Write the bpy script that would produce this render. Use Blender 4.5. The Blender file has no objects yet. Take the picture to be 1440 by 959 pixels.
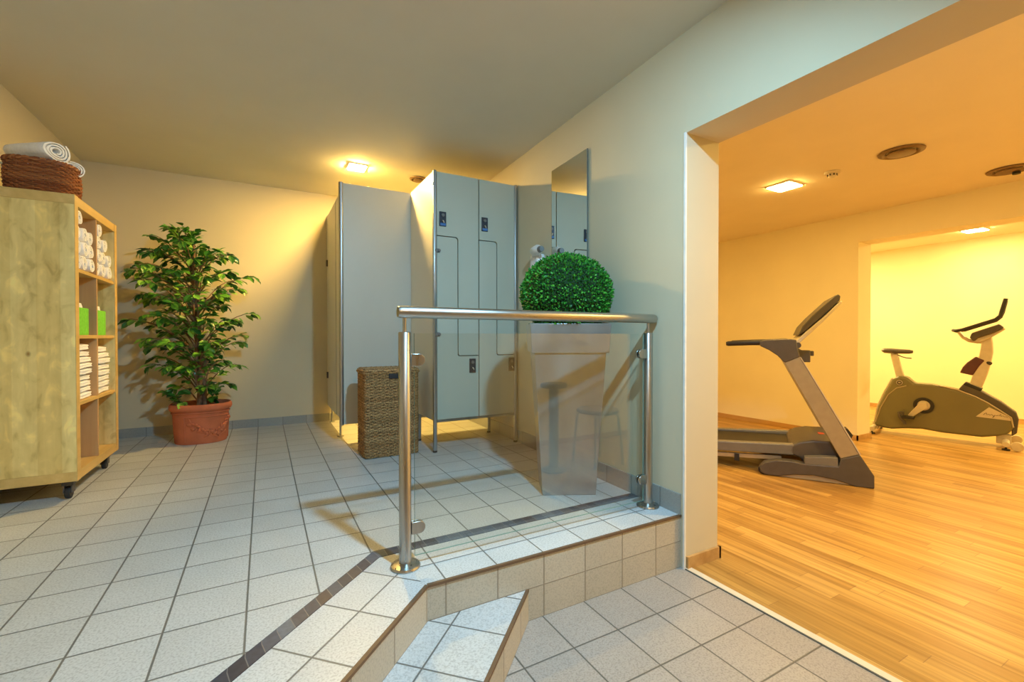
import bpy, math, random
from mathutils import Vector, Matrix, noise
random.seed(7)
PI = math.pi
S = bpy.context.scene
COL = S.collection

# ------------------------------------------------------------------ materials
MATS = {}
def newmat(name):
    m = bpy.data.materials.new(name); m.use_nodes = True
    nt = m.node_tree; b = nt.nodes['Principled BSDF']
    return m, nt, b
def N(nt, t, **kw):
    n = nt.nodes.new(t)
    for k, v in kw.items():
        if hasattr(n, k): setattr(n, k, v)
    return n
def L(nt, a, b): nt.links.new(a, b)
def M(op, nt, a, b=None, c=None):
    n = nt.nodes.new('ShaderNodeMath'); n.operation = op
    for i, x in enumerate((a, b, c)):
        if x is None: continue
        if isinstance(x, (int, float)): n.inputs[i].default_value = x
        else: nt.links.new(x, n.inputs[i])
    return n.outputs[0]
def ramp(nt, fac, stops):
    r = nt.nodes.new('ShaderNodeValToRGB')
    e = r.color_ramp.elements
    while len(e) < len(stops): e.new(0.5)
    for el, (p, c) in zip(e, stops):
        el.position = p; el.color = (*c, 1)
    nt.links.new(fac, r.inputs[0]); return r.outputs[0]
def mixc(nt, f, a, b, mode='MIX'):
    n = nt.nodes.new('ShaderNodeMix'); n.data_type = 'RGBA'; n.blend_type = mode
    for sock, x in ((n.inputs[0], f), (n.inputs[6], a), (n.inputs[7], b)):
        if isinstance(x, (int, float)): sock.default_value = x
        elif isinstance(x, tuple): sock.default_value = (*x, 1)
        else: nt.links.new(x, sock)
    return n.outputs[2]
def bump(nt, b, h, strength=0.3, dist=0.01):
    n = nt.nodes.new('ShaderNodeBump'); n.inputs['Strength'].default_value = strength
    n.inputs['Distance'].default_value = dist
    nt.links.new(h, n.inputs['Height']); nt.links.new(n.outputs[0], b.inputs['Normal'])
def nz(nt, scale, detail=3, coord='Object', rough=0.5, stretch=None):
    tc = nt.nodes.new('ShaderNodeTexCoord'); n = nt.nodes.new('ShaderNodeTexNoise')
    n.inputs['Scale'].default_value = scale; n.inputs['Detail'].default_value = detail
    n.inputs['Roughness'].default_value = rough
    o = tc.outputs[coord]
    if stretch:
        mp = nt.nodes.new('ShaderNodeMapping'); mp.inputs['Scale'].default_value = stretch
        nt.links.new(o, mp.inputs[0]); o = mp.outputs[0]
    nt.links.new(o, n.inputs['Vector']); return n.outputs['Fac']

def plain(name, col, rough=0.5, metal=0.0, var=0.06, nscale=20, bumpk=0.0, spec=0.5, coat=0.0):
    if name in MATS: return MATS[name]
    m, nt, b = newmat(name)
    f = nz(nt, nscale)
    lo = tuple(max(0, c*(1-var)) for c in col); hi = tuple(min(1, c*(1+var)) for c in col)
    L(nt, ramp(nt, f, [(0.3, lo), (0.7, hi)]), b.inputs['Base Color'])
    b.inputs['Roughness'].default_value = rough; b.inputs['Metallic'].default_value = metal
    b.inputs['Specular IOR Level'].default_value = spec
    b.inputs['Coat Weight'].default_value = coat
    if bumpk: bump(nt, b, nz(nt, nscale*4), bumpk, 0.003)
    MATS[name] = m; return m

def tile_mat(name, base, grout, gw=0.014, rough=0.42, tonevar=0.05, speck=0.12):
    m, nt, b = newmat(name)
    uv = nt.nodes.new('ShaderNodeUVMap'); sp = nt.nodes.new('ShaderNodeSeparateXYZ')
    L(nt, uv.outputs[0], sp.inputs[0])
    def d(o):
        fr = M('FRACT', nt, o); return M('MINIMUM', nt, fr, M('SUBTRACT', nt, 1.0, fr))
    dd = M('MINIMUM', nt, d(sp.outputs[0]), d(sp.outputs[1]))
    g = nt.nodes.new('ShaderNodeMapRange'); g.inputs[1].default_value = gw*0.7; g.inputs[2].default_value = gw*1.3
    L(nt, dd, g.inputs[0])
    cb = nt.nodes.new('ShaderNodeCombineXYZ')
    L(nt, M('FLOOR', nt, sp.outputs[0]), cb.inputs[0]); L(nt, M('FLOOR', nt, sp.outputs[1]), cb.inputs[1])
    wn = nt.nodes.new('ShaderNodeTexWhiteNoise'); wn.noise_dimensions = '3D'; L(nt, cb.outputs[0], wn.inputs[0])
    c1 = ramp(nt, wn.outputs[0], [(0, tuple(c*(1-tonevar) for c in base)), (1, tuple(min(1, c*(1+tonevar)) for c in base))])
    s = nz(nt, 170, 2)
    c2 = mixc(nt, 1.0, c1, ramp(nt, s, [(0.36, (1-speck*2.2,)*3), (0.5, (1-speck*.5,)*3), (0.62, (1, 1, 1))]), 'MULTIPLY')
    c3 = mixc(nt, 1.0, c2, ramp(nt, nz(nt, 6, 4), [(0.3, (0.93, 0.93, 0.92)), (0.7, (1, 1, 1))]), 'MULTIPLY')
    L(nt, mixc(nt, g.outputs[0], grout, c3), b.inputs['Base Color'])
    b.inputs['Roughness'].default_value = rough
    h = M('ADD', nt, g.outputs[0], M('MULTIPLY', nt, s, 0.12))
    bump(nt, b, h, 0.5, 0.0025)
    MATS[name] = m; return m

def wood_mat(name, cols, rough=0.4, scale=1.0, along='Z', bumpk=0.05, blotch=0.15):
    if name in MATS: return MATS[name]
    m, nt, b = newmat(name)
    st = {'X': (1.2, 22, 22), 'Y': (22, 1.2, 22), 'Z': (22, 22, 1.2)}[along]
    f = nz(nt, scale, 5, stretch=st, rough=0.6)
    g = nz(nt, 5*scale, 4)
    c = ramp(nt, f, [(0.3, cols[0]), (0.55, cols[1]), (0.75, cols[2])])
    c = mixc(nt, 1.0, c, ramp(nt, g, [(0.35, (1-blotch,)*3), (0.65, (1, 1, 1))]), 'MULTIPLY')
    L(nt, c, b.inputs['Base Color']); b.inputs['Roughness'].default_value = rough
    bump(nt, b, f, bumpk, 0.002)
    MATS[name] = m; return m

def plank_mat(name):
    m, nt, b = newmat(name)
    tc = nt.nodes.new('ShaderNodeTexCoord'); sp = nt.nodes.new('ShaderNodeSeparateXYZ'); L(nt, tc.outputs['Object'], sp.inputs[0])
    W, LEN = 0.066, 0.62
    row = M('FLOOR', nt, M('DIVIDE', nt, sp.outputs[0], W))
    w1 = nt.nodes.new('ShaderNodeTexWhiteNoise'); w1.noise_dimensions = '1D'; L(nt, row, w1.inputs['W'])
    yy = M('ADD', nt, M('DIVIDE', nt, sp.outputs[1], LEN), M('MULTIPLY', nt, w1.outputs[0], 7.3))
    cb = nt.nodes.new('ShaderNodeCombineXYZ'); L(nt, row, cb.inputs[0]); L(nt, M('FLOOR', nt, yy), cb.inputs[1])
    w2 = nt.nodes.new('ShaderNodeTexWhiteNoise'); w2.noise_dimensions = '3D'; L(nt, cb.outputs[0], w2.inputs[0])
    c = ramp(nt, w2.outputs[0], [(0, (0.40, 0.225, 0.058)), (0.45, (0.49, 0.29, 0.08)), (1, (0.60, 0.38, 0.12))])
    grain = nz(nt, 1.0, 6, stretch=(45, 1.6, 1), rough=0.6)
    c = mixc(nt, 1.0, c, ramp(nt, grain, [(0.32, (0.66, 0.58, 0.48)), (0.5, (0.95, 0.93, 0.9)), (0.66, (1.15, 1.15, 1.15))]), 'MULTIPLY')
    fr = M('FRACT', nt, M('DIVIDE', nt, sp.outputs[0], W*3)); dx = M('MINIMUM', nt, fr, M('SUBTRACT', nt, 1.0, fr))
    g = nt.nodes.new('ShaderNodeMapRange'); g.inputs[1].default_value = 0.004; g.inputs[2].default_value = 0.012; L(nt, dx, g.inputs[0])
    fr2 = M('FRACT', nt, yy); dy = M('MINIMUM', nt, fr2, M('SUBTRACT', nt, 1.0, fr2))
    g2 = nt.nodes.new('ShaderNodeMapRange'); g2.inputs[1].default_value = 0.001; g2.inputs[2].default_value = 0.003; L(nt, dy, g2.inputs[0])
    gg = M('MINIMUM', nt, g.outputs[0], g2.outputs[0])
    c = mixc(nt, gg, mixc(nt, 0.6, c, (0.2, 0.1, 0.04)), c)
    L(nt, c, b.inputs['Base Color'])
    L(nt, ramp(nt, grain, [(0.3, (0.38,)*3), (0.7, (0.30,)*3)]), b.inputs['Roughness'])
    bump(nt, b, gg, 0.2, 0.001)
    MATS[name] = m; return m

def island_mat(name, stops, rough=0.5, spec=0.4, sub=0.0):
    m, nt, b = newmat(name)
    g = nt.nodes.new('ShaderNodeNewGeometry')
    L(nt, ramp(nt, g.outputs['Random Per Island'], stops), b.inputs['Base Color'])
    b.inputs['Roughness'].default_value = rough; b.inputs['Specular IOR Level'].default_value = spec
    MATS[name] = m; return m

def steel_mat(name, col, rough, stretch, metal=1.0):
    m, nt, b = newmat(name)
    f = nz(nt, 1.0, 5, stretch=stretch)
    L(nt, ramp(nt, f, [(0.3, tuple(c*0.82 for c in col)), (0.7, col)]), b.inputs['Base Color'])
    b.inputs['Metallic'].default_value = metal
    L(nt, ramp(nt, f, [(0.3, (rough*0.8,)*3), (0.7, (rough*1.25,)*3)]), b.inputs['Roughness'])
    MATS[name] = m; return m

def emis(name, col, st):
    m, nt, b = newmat(name)
    b.inputs['Base Color'].default_value = (0.9, 0.9, 0.9, 1)
    b.inputs['Emission Color'].default_value = (*col, 1); b.inputs['Emission Strength'].default_value = st
    MATS[name] = m; return m

wallpaint = plain('cream wall paint', (0.62, 0.555, 0.395), 0.7, var=0.02, nscale=3, bumpk=0.08, spec=0.25)
ceilpaint = plain('ceiling paint', (0.72, 0.70, 0.62), 0.8, var=0.02, nscale=3, bumpk=0.05, spec=0.2)
gympaint = plain('gym wall paint', (0.84, 0.77, 0.55), 0.65, var=0.02, nscale=3, bumpk=0.06, spec=0.25)
gymceil = plain('gym ceiling paint', (0.84, 0.76, 0.60), 0.8, var=0.02, nscale=3, spec=0.2)
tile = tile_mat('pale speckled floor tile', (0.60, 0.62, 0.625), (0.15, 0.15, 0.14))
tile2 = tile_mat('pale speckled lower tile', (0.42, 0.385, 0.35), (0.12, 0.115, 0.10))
riser = tile_mat('warm lit riser tile', (0.52, 0.475, 0.38), (0.28, 0.24, 0.18), speck=0.08)  # floor tile again, with the warm light on the risers put into its colour
basetile = tile_mat('grey skirting tile', (0.36, 0.37, 0.35), (0.22, 0.22, 0.2), gw=0.012, speck=0.05)
planks = plank_mat('oak laminate')
birch = wood_mat('birch veneer', [(0.50, 0.42, 0.20), (0.58, 0.50, 0.26), (0.68, 0.62, 0.38)], 0.42, 0.35, 'Z', 0.03, 0.2)
def birch_side():
    m, nt, b = newmat('birch veneer side')
    tc = nt.nodes.new('ShaderNodeTexCoord'); sp = nt.nodes.new('ShaderNodeSeparateXYZ'); L(nt, tc.outputs['Object'], sp.inputs[0])
    wn = nt.nodes.new('ShaderNodeTexWhiteNoise'); wn.noise_dimensions = '1D'
    L(nt, M('FLOOR', nt, M('ADD', nt, M('MULTIPLY', nt, sp.outputs[0], 11.5), 0.35)), wn.inputs['W'])
    c = ramp(nt, wn.outputs[0], [(0, (0.80, 0.58, 0.20)), (1, (0.90, 0.72, 0.30))])
    n1 = nt.nodes.new('ShaderNodeTexNoise'); n1.inputs['Scale'].default_value = 1.0; n1.inputs['Detail'].default_value = 5; n1.inputs['Distortion'].default_value = 0.7
    mp = nt.nodes.new('ShaderNodeMapping'); mp.inputs['Scale'].default_value = (17, 17, 9); L(nt, tc.outputs['Object'], mp.inputs[0]); L(nt, mp.outputs[0], n1.inputs['Vector'])
    c = mixc(nt, 1.0, c, ramp(nt, n1.outputs['Fac'], [(0.30, (0.72, 0.66, 0.55)), (0.45, (0.95, 0.94, 0.9)), (0.58, (1.0, 1.0, 1.0)), (0.70, (1.22, 1.22, 1.15))]), 'MULTIPLY')
    c = mixc(nt, 1.0, c, ramp(nt, nz(nt, 1.0, 5, stretch=(40, 40, 2.5)), [(0.3, (0.9, 0.88, 0.84)), (0.6, (1, 1, 1))]), 'MULTIPLY')
    vo = nt.nodes.new('ShaderNodeTexVoronoi'); vo.inputs['Scale'].default_value = 1.0
    mp2 = nt.nodes.new('ShaderNodeMapping'); mp2.inputs['Scale'].default_value = (5, 5, 3.4); L(nt, tc.outputs['Object'], mp2.inputs[0]); L(nt, mp2.outputs[0], vo.inputs['Vector'])
    c = mixc(nt, 1.0, c, ramp(nt, vo.outputs['Distance'], [(0.02, (0.35, 0.25, 0.15)), (0.06, (1, 1, 1))]), 'MULTIPLY')
    L(nt, c, b.inputs['Base Color']); b.inputs['Roughness'].default_value = 0.42
    return m
birch = birch_side()
birchedge = wood_mat('birch edge', [(0.62, 0.40, 0.12), (0.72, 0.48, 0.16), (0.80, 0.56, 0.22)], 0.45, 0.7, 'Y')
birchin = wood_mat('birch inner', [(0.50, 0.27, 0.10), (0.58, 0.34, 0.14), (0.66, 0.42, 0.2)], 0.5, 0.7, 'Z')
gywood = wood_mat('oak skirting', [(0.46, 0.26, 0.09), (0.56, 0.34, 0.13), (0.66, 0.42, 0.18)], 0.4, 0.8, 'Y')
black = plain('black rubber', (0.018, 0.018, 0.02), 0.5)
dkgrey = plain('dark grey plastic', (0.085, 0.075, 0.07), 0.42, var=0.08)
midgrey = plain('mid grey plastic', (0.17, 0.165, 0.16), 0.4)
silver = plain('silver paint', (0.40, 0.34, 0.25), 0.35, metal=0.3)
silver2 = plain('light silver paint', (0.62, 0.56, 0.46), 0.38, metal=0.2)
locker = plain('grey green laminate', (0.52, 0.53, 0.44), 0.38, var=0.03, nscale=2, spec=0.4)
panelm = plain('pale laminate', (0.58, 0.57, 0.50), 0.4, var=0.03, nscale=2, spec=0.4)
sidepanel = plain('cream laminate', (0.78, 0.76, 0.66), 0.4, var=0.02, nscale=2)
alu = steel_mat('brushed aluminium', (0.52, 0.54, 0.55), 0.34, (40, 40, 1))
inox = steel_mat('brushed stainless steel', (0.50, 0.49, 0.46), 0.30, (60, 60, 3))
inoxr = steel_mat('brushed stainless rail', (0.52, 0.50, 0.46), 0.32, (3, 60, 60))
zinc = steel_mat('zinc planter metal', (0.40, 0.45, 0.47), 0.33, (9, 9, 3), 0.8)
gap = plain('dark seam', (0.10, 0.105, 0.09), 0.6)
towelm = plain('white terry cloth', (0.93, 0.92, 0.90), 0.95, var=0.05, nscale=60, bumpk=0.9, spec=0.1)
greenm = plain('lime green cloth', (0.20, 0.62, 0.055), 0.8, var=0.12, nscale=60, bumpk=0.5, spec=0.2)
terra = plain('terracotta', (0.56, 0.165, 0.075), 0.75, var=0.13, nscale=9, bumpk=0.25, spec=0.25)
soil = plain('dark potting soil', (0.03, 0.02, 0.012), 0.95, var=0.4, nscale=60, bumpk=0.9)
bark = plain('ficus bark', (0.20, 0.115, 0.06), 0.8, var=0.3, nscale=40, bumpk=0.6)
leafm = island_mat('ficus leaf', [(0, (0.015, 0.08, 0.012)), (0.4, (0.04, 0.18, 0.018)), (0.75, (0.12, 0.33, 0.025)), (1, (0.28, 0.50, 0.06))], 0.35, 0.5)
boxm = island_mat('boxwood leaf', [(0, (0.010, 0.09, 0.012)), (0.5, (0.03, 0.22, 0.022)), (0.85, (0.07, 0.36, 0.03)), (1, (0.13, 0.46, 0.05))], 0.5, 0.3)
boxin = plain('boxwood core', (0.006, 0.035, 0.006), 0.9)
wicker = island_mat('brown willow', [(0, (0.17, 0.045, 0.014)), (0.5, (0.28, 0.085, 0.026)), (1, (0.40, 0.15, 0.05))], 0.5, 0.4)
white = plain('white plastic', (0.80, 0.80, 0.80), 0.35)
lightpl = plain('pale plastic', (0.72, 0.66, 0.55), 0.5)
lockplate = plain('lock plate', (0.05, 0.055, 0.075), 0.3, metal=0.4)
bluetag = plain('blue lock tag', (0.05, 0.16, 0.42), 0.35)
brownedge = plain('bronze edge profile', (0.16, 0.095, 0.05), 0.6, metal=0.2)
bronze = plain('bronze vent plate', (0.20, 0.12, 0.05), 0.4, metal=0.4)
bikebody = plain('olive grey shell', (0.17, 0.16, 0.085), 0.38, var=0.05, nscale=4)
redm = plain('red lettering', (0.55, 0.06, 0.02), 0.5)

def seagrass():
    m, nt, b = newmat('seagrass weave')
    g = nt.nodes.new('ShaderNodeNewGeometry')
    c1 = ramp(nt, g.outputs['Random Per Island'], [(0, (0.29, 0.15, 0.05)), (0.5, (0.39, 0.22, 0.085)), (1, (0.49, 0.30, 0.13))])
    f = nz(nt, 120, 3)
    L(nt, mixc(nt, 1.0, c1, ramp(nt, f, [(0.36, (0.42, 0.38, 0.32)), (0.5, (0.85, 0.83, 0.78)), (0.64, (1.35, 1.3, 1.15))]), 'MULTIPLY'), b.inputs['Base Color'])
    b.inputs['Roughness'].default_value = 0.7
    bump(nt, b, f, 0.6, 0.004)
    return m
seagr = seagrass()

def mosaic():
    m, nt, b = newmat('dark slate mosaic')
    uv = nt.nodes.new('ShaderNodeUVMap'); sp = nt.nodes.new('ShaderNodeSeparateXYZ'); L(nt, uv.outputs[0], sp.inputs[0])
    wn = nt.nodes.new('ShaderNodeTexWhiteNoise'); wn.noise_dimensions = '1D'; L(nt, M('FLOOR', nt, sp.outputs[0]), wn.inputs['W'])
    c = ramp(nt, wn.outputs[0], [(0, (0.022, 0.03, 0.055)), (0.3, (0.05, 0.075, 0.125)), (0.6, (0.09, 0.125, 0.18)), (0.8, (0.055, 0.045, 0.06)), (1, (0.15, 0.20, 0.26))])
    c = mixc(nt, 1.0, c, ramp(nt, nz(nt, 60, 4), [(0.3, (0.7, 0.7, 0.7)), (0.7, (1, 1, 1))]), 'MULTIPLY')
    fr = M('FRACT', nt, sp.outputs[0]); dx = M('MINIMUM', nt, fr, M('SUBTRACT', nt, 1.0, fr))
    g = nt.nodes.new('ShaderNodeMapRange'); g.inputs[1].default_value = 0.015; g.inputs[2].default_value = 0.04; L(nt, dx, g.inputs[0])
    L(nt, mixc(nt, g.outputs[0], (0.16, 0.17, 0.18), c), b.inputs['Base Color']); b.inputs['Roughness'].default_value = 0.35
    return m
mosaicm = mosaic()

def glass_mat():
    m = bpy.data.materials.new('clear safety glass'); m.use_nodes = True
    nt = m.node_tree; nt.nodes.clear()
    o = nt.nodes.new('ShaderNodeOutputMaterial'); mx = nt.nodes.new('ShaderNodeMixShader')
    t = nt.nodes.new('ShaderNodeBsdfTransparent'); t.inputs[0].default_value = (0.955, 0.975, 0.965, 1)
    g = nt.nodes.new('ShaderNodeBsdfGlossy'); g.inputs['Roughness'].default_value = 0.0
    f = nt.nodes.new('ShaderNodeFresnel'); f.inputs[0].default_value = 1.5
    # the ratio is flipped on back faces inside the thin pane: use the outward value on both
    ge = nt.nodes.new('ShaderNodeNewGeometry')
    ior = M('ADD', nt, 1.66, M('MULTIPLY', nt, ge.outputs['Backfacing'], 1/1.66-1.66))
    L(nt, ior, f.inputs[0])
    L(nt, f.outputs[0], mx.inputs[0]); L(nt, t.outputs[0], mx.inputs[1]); L(nt, g.outputs[0], mx.inputs[2])
    L(nt, mx.outputs[0], o.inputs[0]); return m
glassm = glass_mat()
glassedge = plain('green glass edge', (0.20, 0.33, 0.28), 0.15)
def mirror_mat():
    m, nt, b = newmat('mirror silver'); b.inputs['Base Color'].default_value = (0.86, 0.88, 0.84, 1)
    b.inputs['Metallic'].default_value = 1; b.inputs['Roughness'].default_value = 0.015; return m
mirrorm = mirror_mat()

# ------------------------------------------------------------------ mesh builder
class MB:
    def __init__(s): s.v = []; s.f = []; s.uv = []; s.mi = []
    def add(s, verts, faces, uvs=None, mi=0):
        o = len(s.v); s.v += [tuple(v) for v in verts]
        for k, f in enumerate(faces):
            s.f.append(tuple(i+o for i in f)); s.uv.append(uvs[k] if uvs else None); s.mi.append(mi)
        return s
    def box(s, x0, x1, y0, y1, z0, z1, mi=0):
        v = [(x, y, z) for z in (z0, z1) for y in (y0, y1) for x in (x0, x1)]
        return s.add(v, [(0, 2, 3, 1), (4, 5, 7, 6), (0, 1, 5, 4), (2, 6, 7, 3), (0, 4, 6, 2), (1, 3, 7, 5)], mi=mi)
    def prism(s, pts, a, b, axis='y', mi=0):
        """2-D outline pts swept from a to b along axis; pts are (x,z) for y, (x,y) for z, (y,z) for x"""
        n = len(pts)
        def P(p, t): return {'y': (p[0], t, p[1]), 'z': (p[0], p[1], t), 'x': (t, p[0], p[1])}[axis]
        v = [P(p, a) for p in pts]+[P(p, b) for p in pts]
        f = [tuple(range(n)), tuple(range(2*n-1, n-1, -1))]+[(i, i+n, (i+1) % n+n, (i+1) % n) for i in range(n)]
        return s.add(v, f, mi=mi)
    def tube(s, path, r, seg=12, cap=True, closed=False, mi=0, flat=1.0):
        P = [Vector(p) for p in path]; n = len(P)
        rr = r if isinstance(r, (list, tuple)) else [r]*n
        o = len(s.v); prev = None
        for i in range(n):
            if closed: t = (P[(i+1) % n]-P[i-1])
            else: t = P[min(i+1, n-1)]-P[max(i-1, 0)]
            t.normalize()
            if prev is None:
                a = Vector((0, 0, 1)) if abs(t.z) < 0.9 else Vector((1, 0, 0))
                u = t.cross(a).normalized()
            else: u = (prev-t*prev.dot(t)).normalized()
            prev = u; w = t.cross(u)
            for k in range(seg):
                a = 2*PI*k/seg; s.v.append(tuple(P[i]+u*(math.cos(a)*rr[i])+w*(math.sin(a)*rr[i]*flat)))
        m = n if closed else n-1
        for i in range(m):
            for k in range(seg):
                a = o+i*seg+k; b = o+i*seg+(k+1) % seg; j = (i+1) % n
                s.f.append((a, b, o+j*seg+(k+1) % seg, o+j*seg+k)); s.uv.append(None); s.mi.append(mi)
        if cap and not closed:
            s.f.append(tuple(o+k for k in range(seg-1, -1, -1))); s.uv.append(None); s.mi.append(mi)
            s.f.append(tuple(o+(n-1)*seg+k for k in range(seg))); s.uv.append(None); s.mi.append(mi)
        return s
    def cyl(s, a, b, r, seg=20, r2=None, mi=0): return s.tube([a, b], [r, r if r2 is None else r2], seg, mi=mi)
    def lathe(s, prof, c=(0, 0, 0), seg=32, sx=1, sy=1, mi=0):
        o = len(s.v)
        for r, z in prof:
            for k in range(seg):
                a = 2*PI*k/seg; s.v.append((c[0]+r*sx*math.cos(a), c[1]+r*sy*math.sin(a), c[2]+z))
        for i in range(len(prof)-1):
            for k in range(seg):
                s.f.append((o+i*seg+k, o+i*seg+(k+1) % seg, o+(i+1)*seg+(k+1) % seg, o+(i+1)*seg+k)); s.uv.append(None); s.mi.append(mi)
        return s
    def loft(s, rings, cap=True, mi=0):
        o = len(s.v); n = len(rings[0])
        for r in rings: s.v += [tuple(p) for p in r]
        for i in range(len(rings)-1):
            for k in range(n):
                s.f.append((o+i*n+k, o+i*n+(k+1) % n, o+(i+1)*n+(k+1) % n, o+(i+1)*n+k)); s.uv.append(None); s.mi.append(mi)
        if cap:
            s.f.append(tuple(o+k for k in range(n-1, -1, -1))); s.uv.append(None); s.mi.append(mi)
            s.f.append(tuple(o+(len(rings)-1)*n+k for k in range(n))); s.uv.append(None); s.mi.append(mi)
        return s
    def build(s, name, mat, parent=None, bevel=0, seg=2, smooth=True, loc=None, ang=40):
        me = bpy.data.meshes.new(name); me.from_pydata(s.v, [], s.f)
        for m in (mat if isinstance(mat, (list, tuple)) else [mat]): me.materials.append(m)
        if any(u for u in s.uv):
            ul = me.uv_layers.new(name='UVMap')
            for p, u in zip(me.polygons, s.uv):
                if u:
                    for li, c in zip(p.loop_indices, u): ul.data[li].uv = c
        for p, mi in zip(me.polygons, s.mi): p.material_index = mi
        me.validate(); me.update()
        import bmesh
        bm = bmesh.new(); bm.from_mesh(me); bmesh.ops.recalc_face_normals(bm, faces=bm.faces); bm.to_mesh(me); bm.free()
        if smooth:
            for p in me.polygons: p.use_smooth = True
            try: me.set_sharp_from_angle(angle=math.radians(ang))
            except Exception: pass
        o = bpy.data.objects.new(name, me); COL.objects.link(o)
        if parent is not None: o.parent = parent
        if loc is not None: o.location = loc
        if bevel:
            b = o.modifiers.new('bevel', 'BEVEL'); b.width = bevel; b.segments = seg; b.limit_method = 'ANGLE'; b.angle_limit = math.radians(35)
            b.harden_normals = False
        return o

def softbox(sx, sy, sz, r, n=10, noiseamp=0.0, nscale=20, groove=0.0, seed=0, layers=1):
    """rounded, slightly lumpy block centred on the origin, base at z=0"""
    import bmesh
    bm = bmesh.new(); bmesh.ops.create_cube(bm, size=2); bmesh.ops.subdivide_edges(bm, edges=bm.edges, cuts=n, use_grid_fill=True)
    hx, hy, hz = sx/2, sy/2, sz/2
    off = Vector((seed*3.1, seed*1.7, seed*5.3))
    for v in bm.verts:
        p = Vector((v.co.x*hx, v.co.y*hy, v.co.z*hz))
        rr = min(r, hx, hy, hz)
        q = Vector((max(-hx+rr, min(hx-rr, p.x)), max(-hy+rr, min(hy-rr, p.y)), max(-hz+rr, min(hz-rr, p.z))))
        d = p-q
        if d.length > 1e-9: p = q+d.normalized()*rr
        if groove:
            g = 1-groove*max(0, math.cos(p.z/hz*PI*(layers-1)/1.0 if layers > 1 else p.z/hz*PI/2))**6
            p.x *= g; p.y *= g
        if noiseamp:
            p += Vector(noise.noise_vector(p*nscale+off))*noiseamp
        p.z += hz; v.co = p
    mb = MB(); bm.verts.index_update()
    mb.add([v.co[:] for v in bm.verts], [tuple(x.index for x in f.verts) for f in bm.faces]); bm.free(); return mb

def thing(name, label, cat, loc=(0, 0, 0), rotz=0, group=None):
    o = bpy.data.objects.new(name, None); COL.objects.link(o); o.empty_display_size = 0.1
    o.location = loc; o.rotation_euler = (0, 0, rotz); o['label'] = label; o['category'] = cat
    if group: o['group'] = group
    return o
def tag(o, label, cat, group=None, kind=None):
    o['label'] = label; o['category'] = cat
    if group: o['group'] = group
    if kind: o['kind'] = kind
    return o
def struct(name, mb, mat, label=None, **kw):
    o = mb.build(name, mat, smooth=False, **kw); o['kind'] = 'structure'
    if label: o['label'] = label
    return o
def dup(root, loc, rotz=None, label=None):
    r = root.copy(); COL.objects.link(r); r.location = loc
    if rotz is not None: r.rotation_euler = (0, 0, rotz)
    if label: r['label'] = label
    for ch in list(root.children):
        c = ch.copy(); COL.objects.link(c); c.parent = r
        for g in ch.children:
            d = g.copy(); COL.objects.link(d); d.parent = c
    return r

# ------------------------------------------------------------------ room shell
ZL = -0.24; ZC = 2.19; XL = -1.19; YB = 3.14; YS = -4.6
XW0, XW1 = 1.72, 1.831            # right wall line, slightly out of square
GZ = 2.055; GX = 5.32; GX2 = 5.58; FX = 8.1; GY = -2.05
def xw(y): return XW0+(XW1-XW0)*(y+0.145)/(YB+0.145)

def polyz(mb, pts, z, uvf): mb.add([(x, y, z) for x, y in pts], [tuple(range(len(pts)))], [[uvf(x, y) for x, y in pts]])
r2 = math.sqrt(0.5)
fl = MB()
g02 = lambda x, y: (x/0.2+50, y/0.2+50)
polyz(fl, [(xw(0.198), 0.198), (XW1, YB), (XL, YB), (XL, XL-0.21), (0.408, 0.198)], 0, g02)
polyz(fl, [(0.42, 0.142), (0.517, -0.124), (1.72, -0.124), (xw(0.142), 0.142)], 0, lambda x, y: ((x-0.582)/0.196+50, (y-0.004)/0.2+50))
def uvd(x, y, c, ox, oy): return (((ox-x)+(oy-y))*r2/0.2+50, ((x-y)-c)*r2/0.2+50)
polyz(fl, [(0.42, 0.142), (XL, XL-0.278), (XL, XL-0.641), (0.517, -0.124)], 0, lambda x, y: uvd(x, y, 0.456, 0.519, -0.104))
# solid platform sides
struct('floor', fl, tile)
plat = MB()
plat.add([(0.517, -0.122, ZL), (1.72, -0.122, ZL), (1.72, -0.122, 0), (0.517, -0.122, 0)], [(0, 1, 2, 3)],
         [[((x-0.582)/0.196+50, z/0.12+50) for x, z in ((0.517, ZL), (1.72, ZL), (1.72, 0), (0.517, 0))]])
dl = (0.517-XL)/r2
plat.add([(0.517, -0.124, -0.12), (0.517, -0.124, 0), (XL, XL-0.641, 0), (XL, XL-0.641, -0.12)], [(0, 1, 2, 3)],
         [[(0.97, 0), (0.97, 1), (dl/0.2+0.97, 1), (dl/0.2+0.97, 0)]])
struct('stair_riser', plat, riser, 'tiled face of the raised floor, warm light tinted into its beige colour')
st = MB()
polyz(st, [(0.517, -0.124), (XL, XL-0.641), (XL, XL-1.028), (0.904, -0.124)], -0.12, lambda x, y: uvd(x, y, 0.755, 0.519, -0.119))
struct('stair_step', st, tile, 'pale tiled tread of the single diagonal step')
st = MB()
d2 = (0.904-XL)/r2
st.add([(0.904, -0.124, ZL), (0.904, -0.124, -0.12), (XL, XL-1.028, -0.12), (XL, XL-1.028, ZL)], [(0, 1, 2, 3)],
       [[(0.45, 0), (0.45, 1), (d2/0.2+0.45, 1), (d2/0.2+0.45, 0)]])
struct('stair_step_riser', st, riser)
lf = MB()
polyz(lf, [(XL, YS), (1.725, YS), (1.725, -0.12), (0.904, -0.12), (XL, XL-1.028)], ZL, lambda x, y: ((x-0.967)/0.1955+50, (y+0.32)/0.2+50))
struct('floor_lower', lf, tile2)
gf = MB(); gf.box(1.725, FX+0.1, GY-0.1, YB+0.1, ZL-0.05, ZL); struct('floor_gym', gf, planks)
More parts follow.
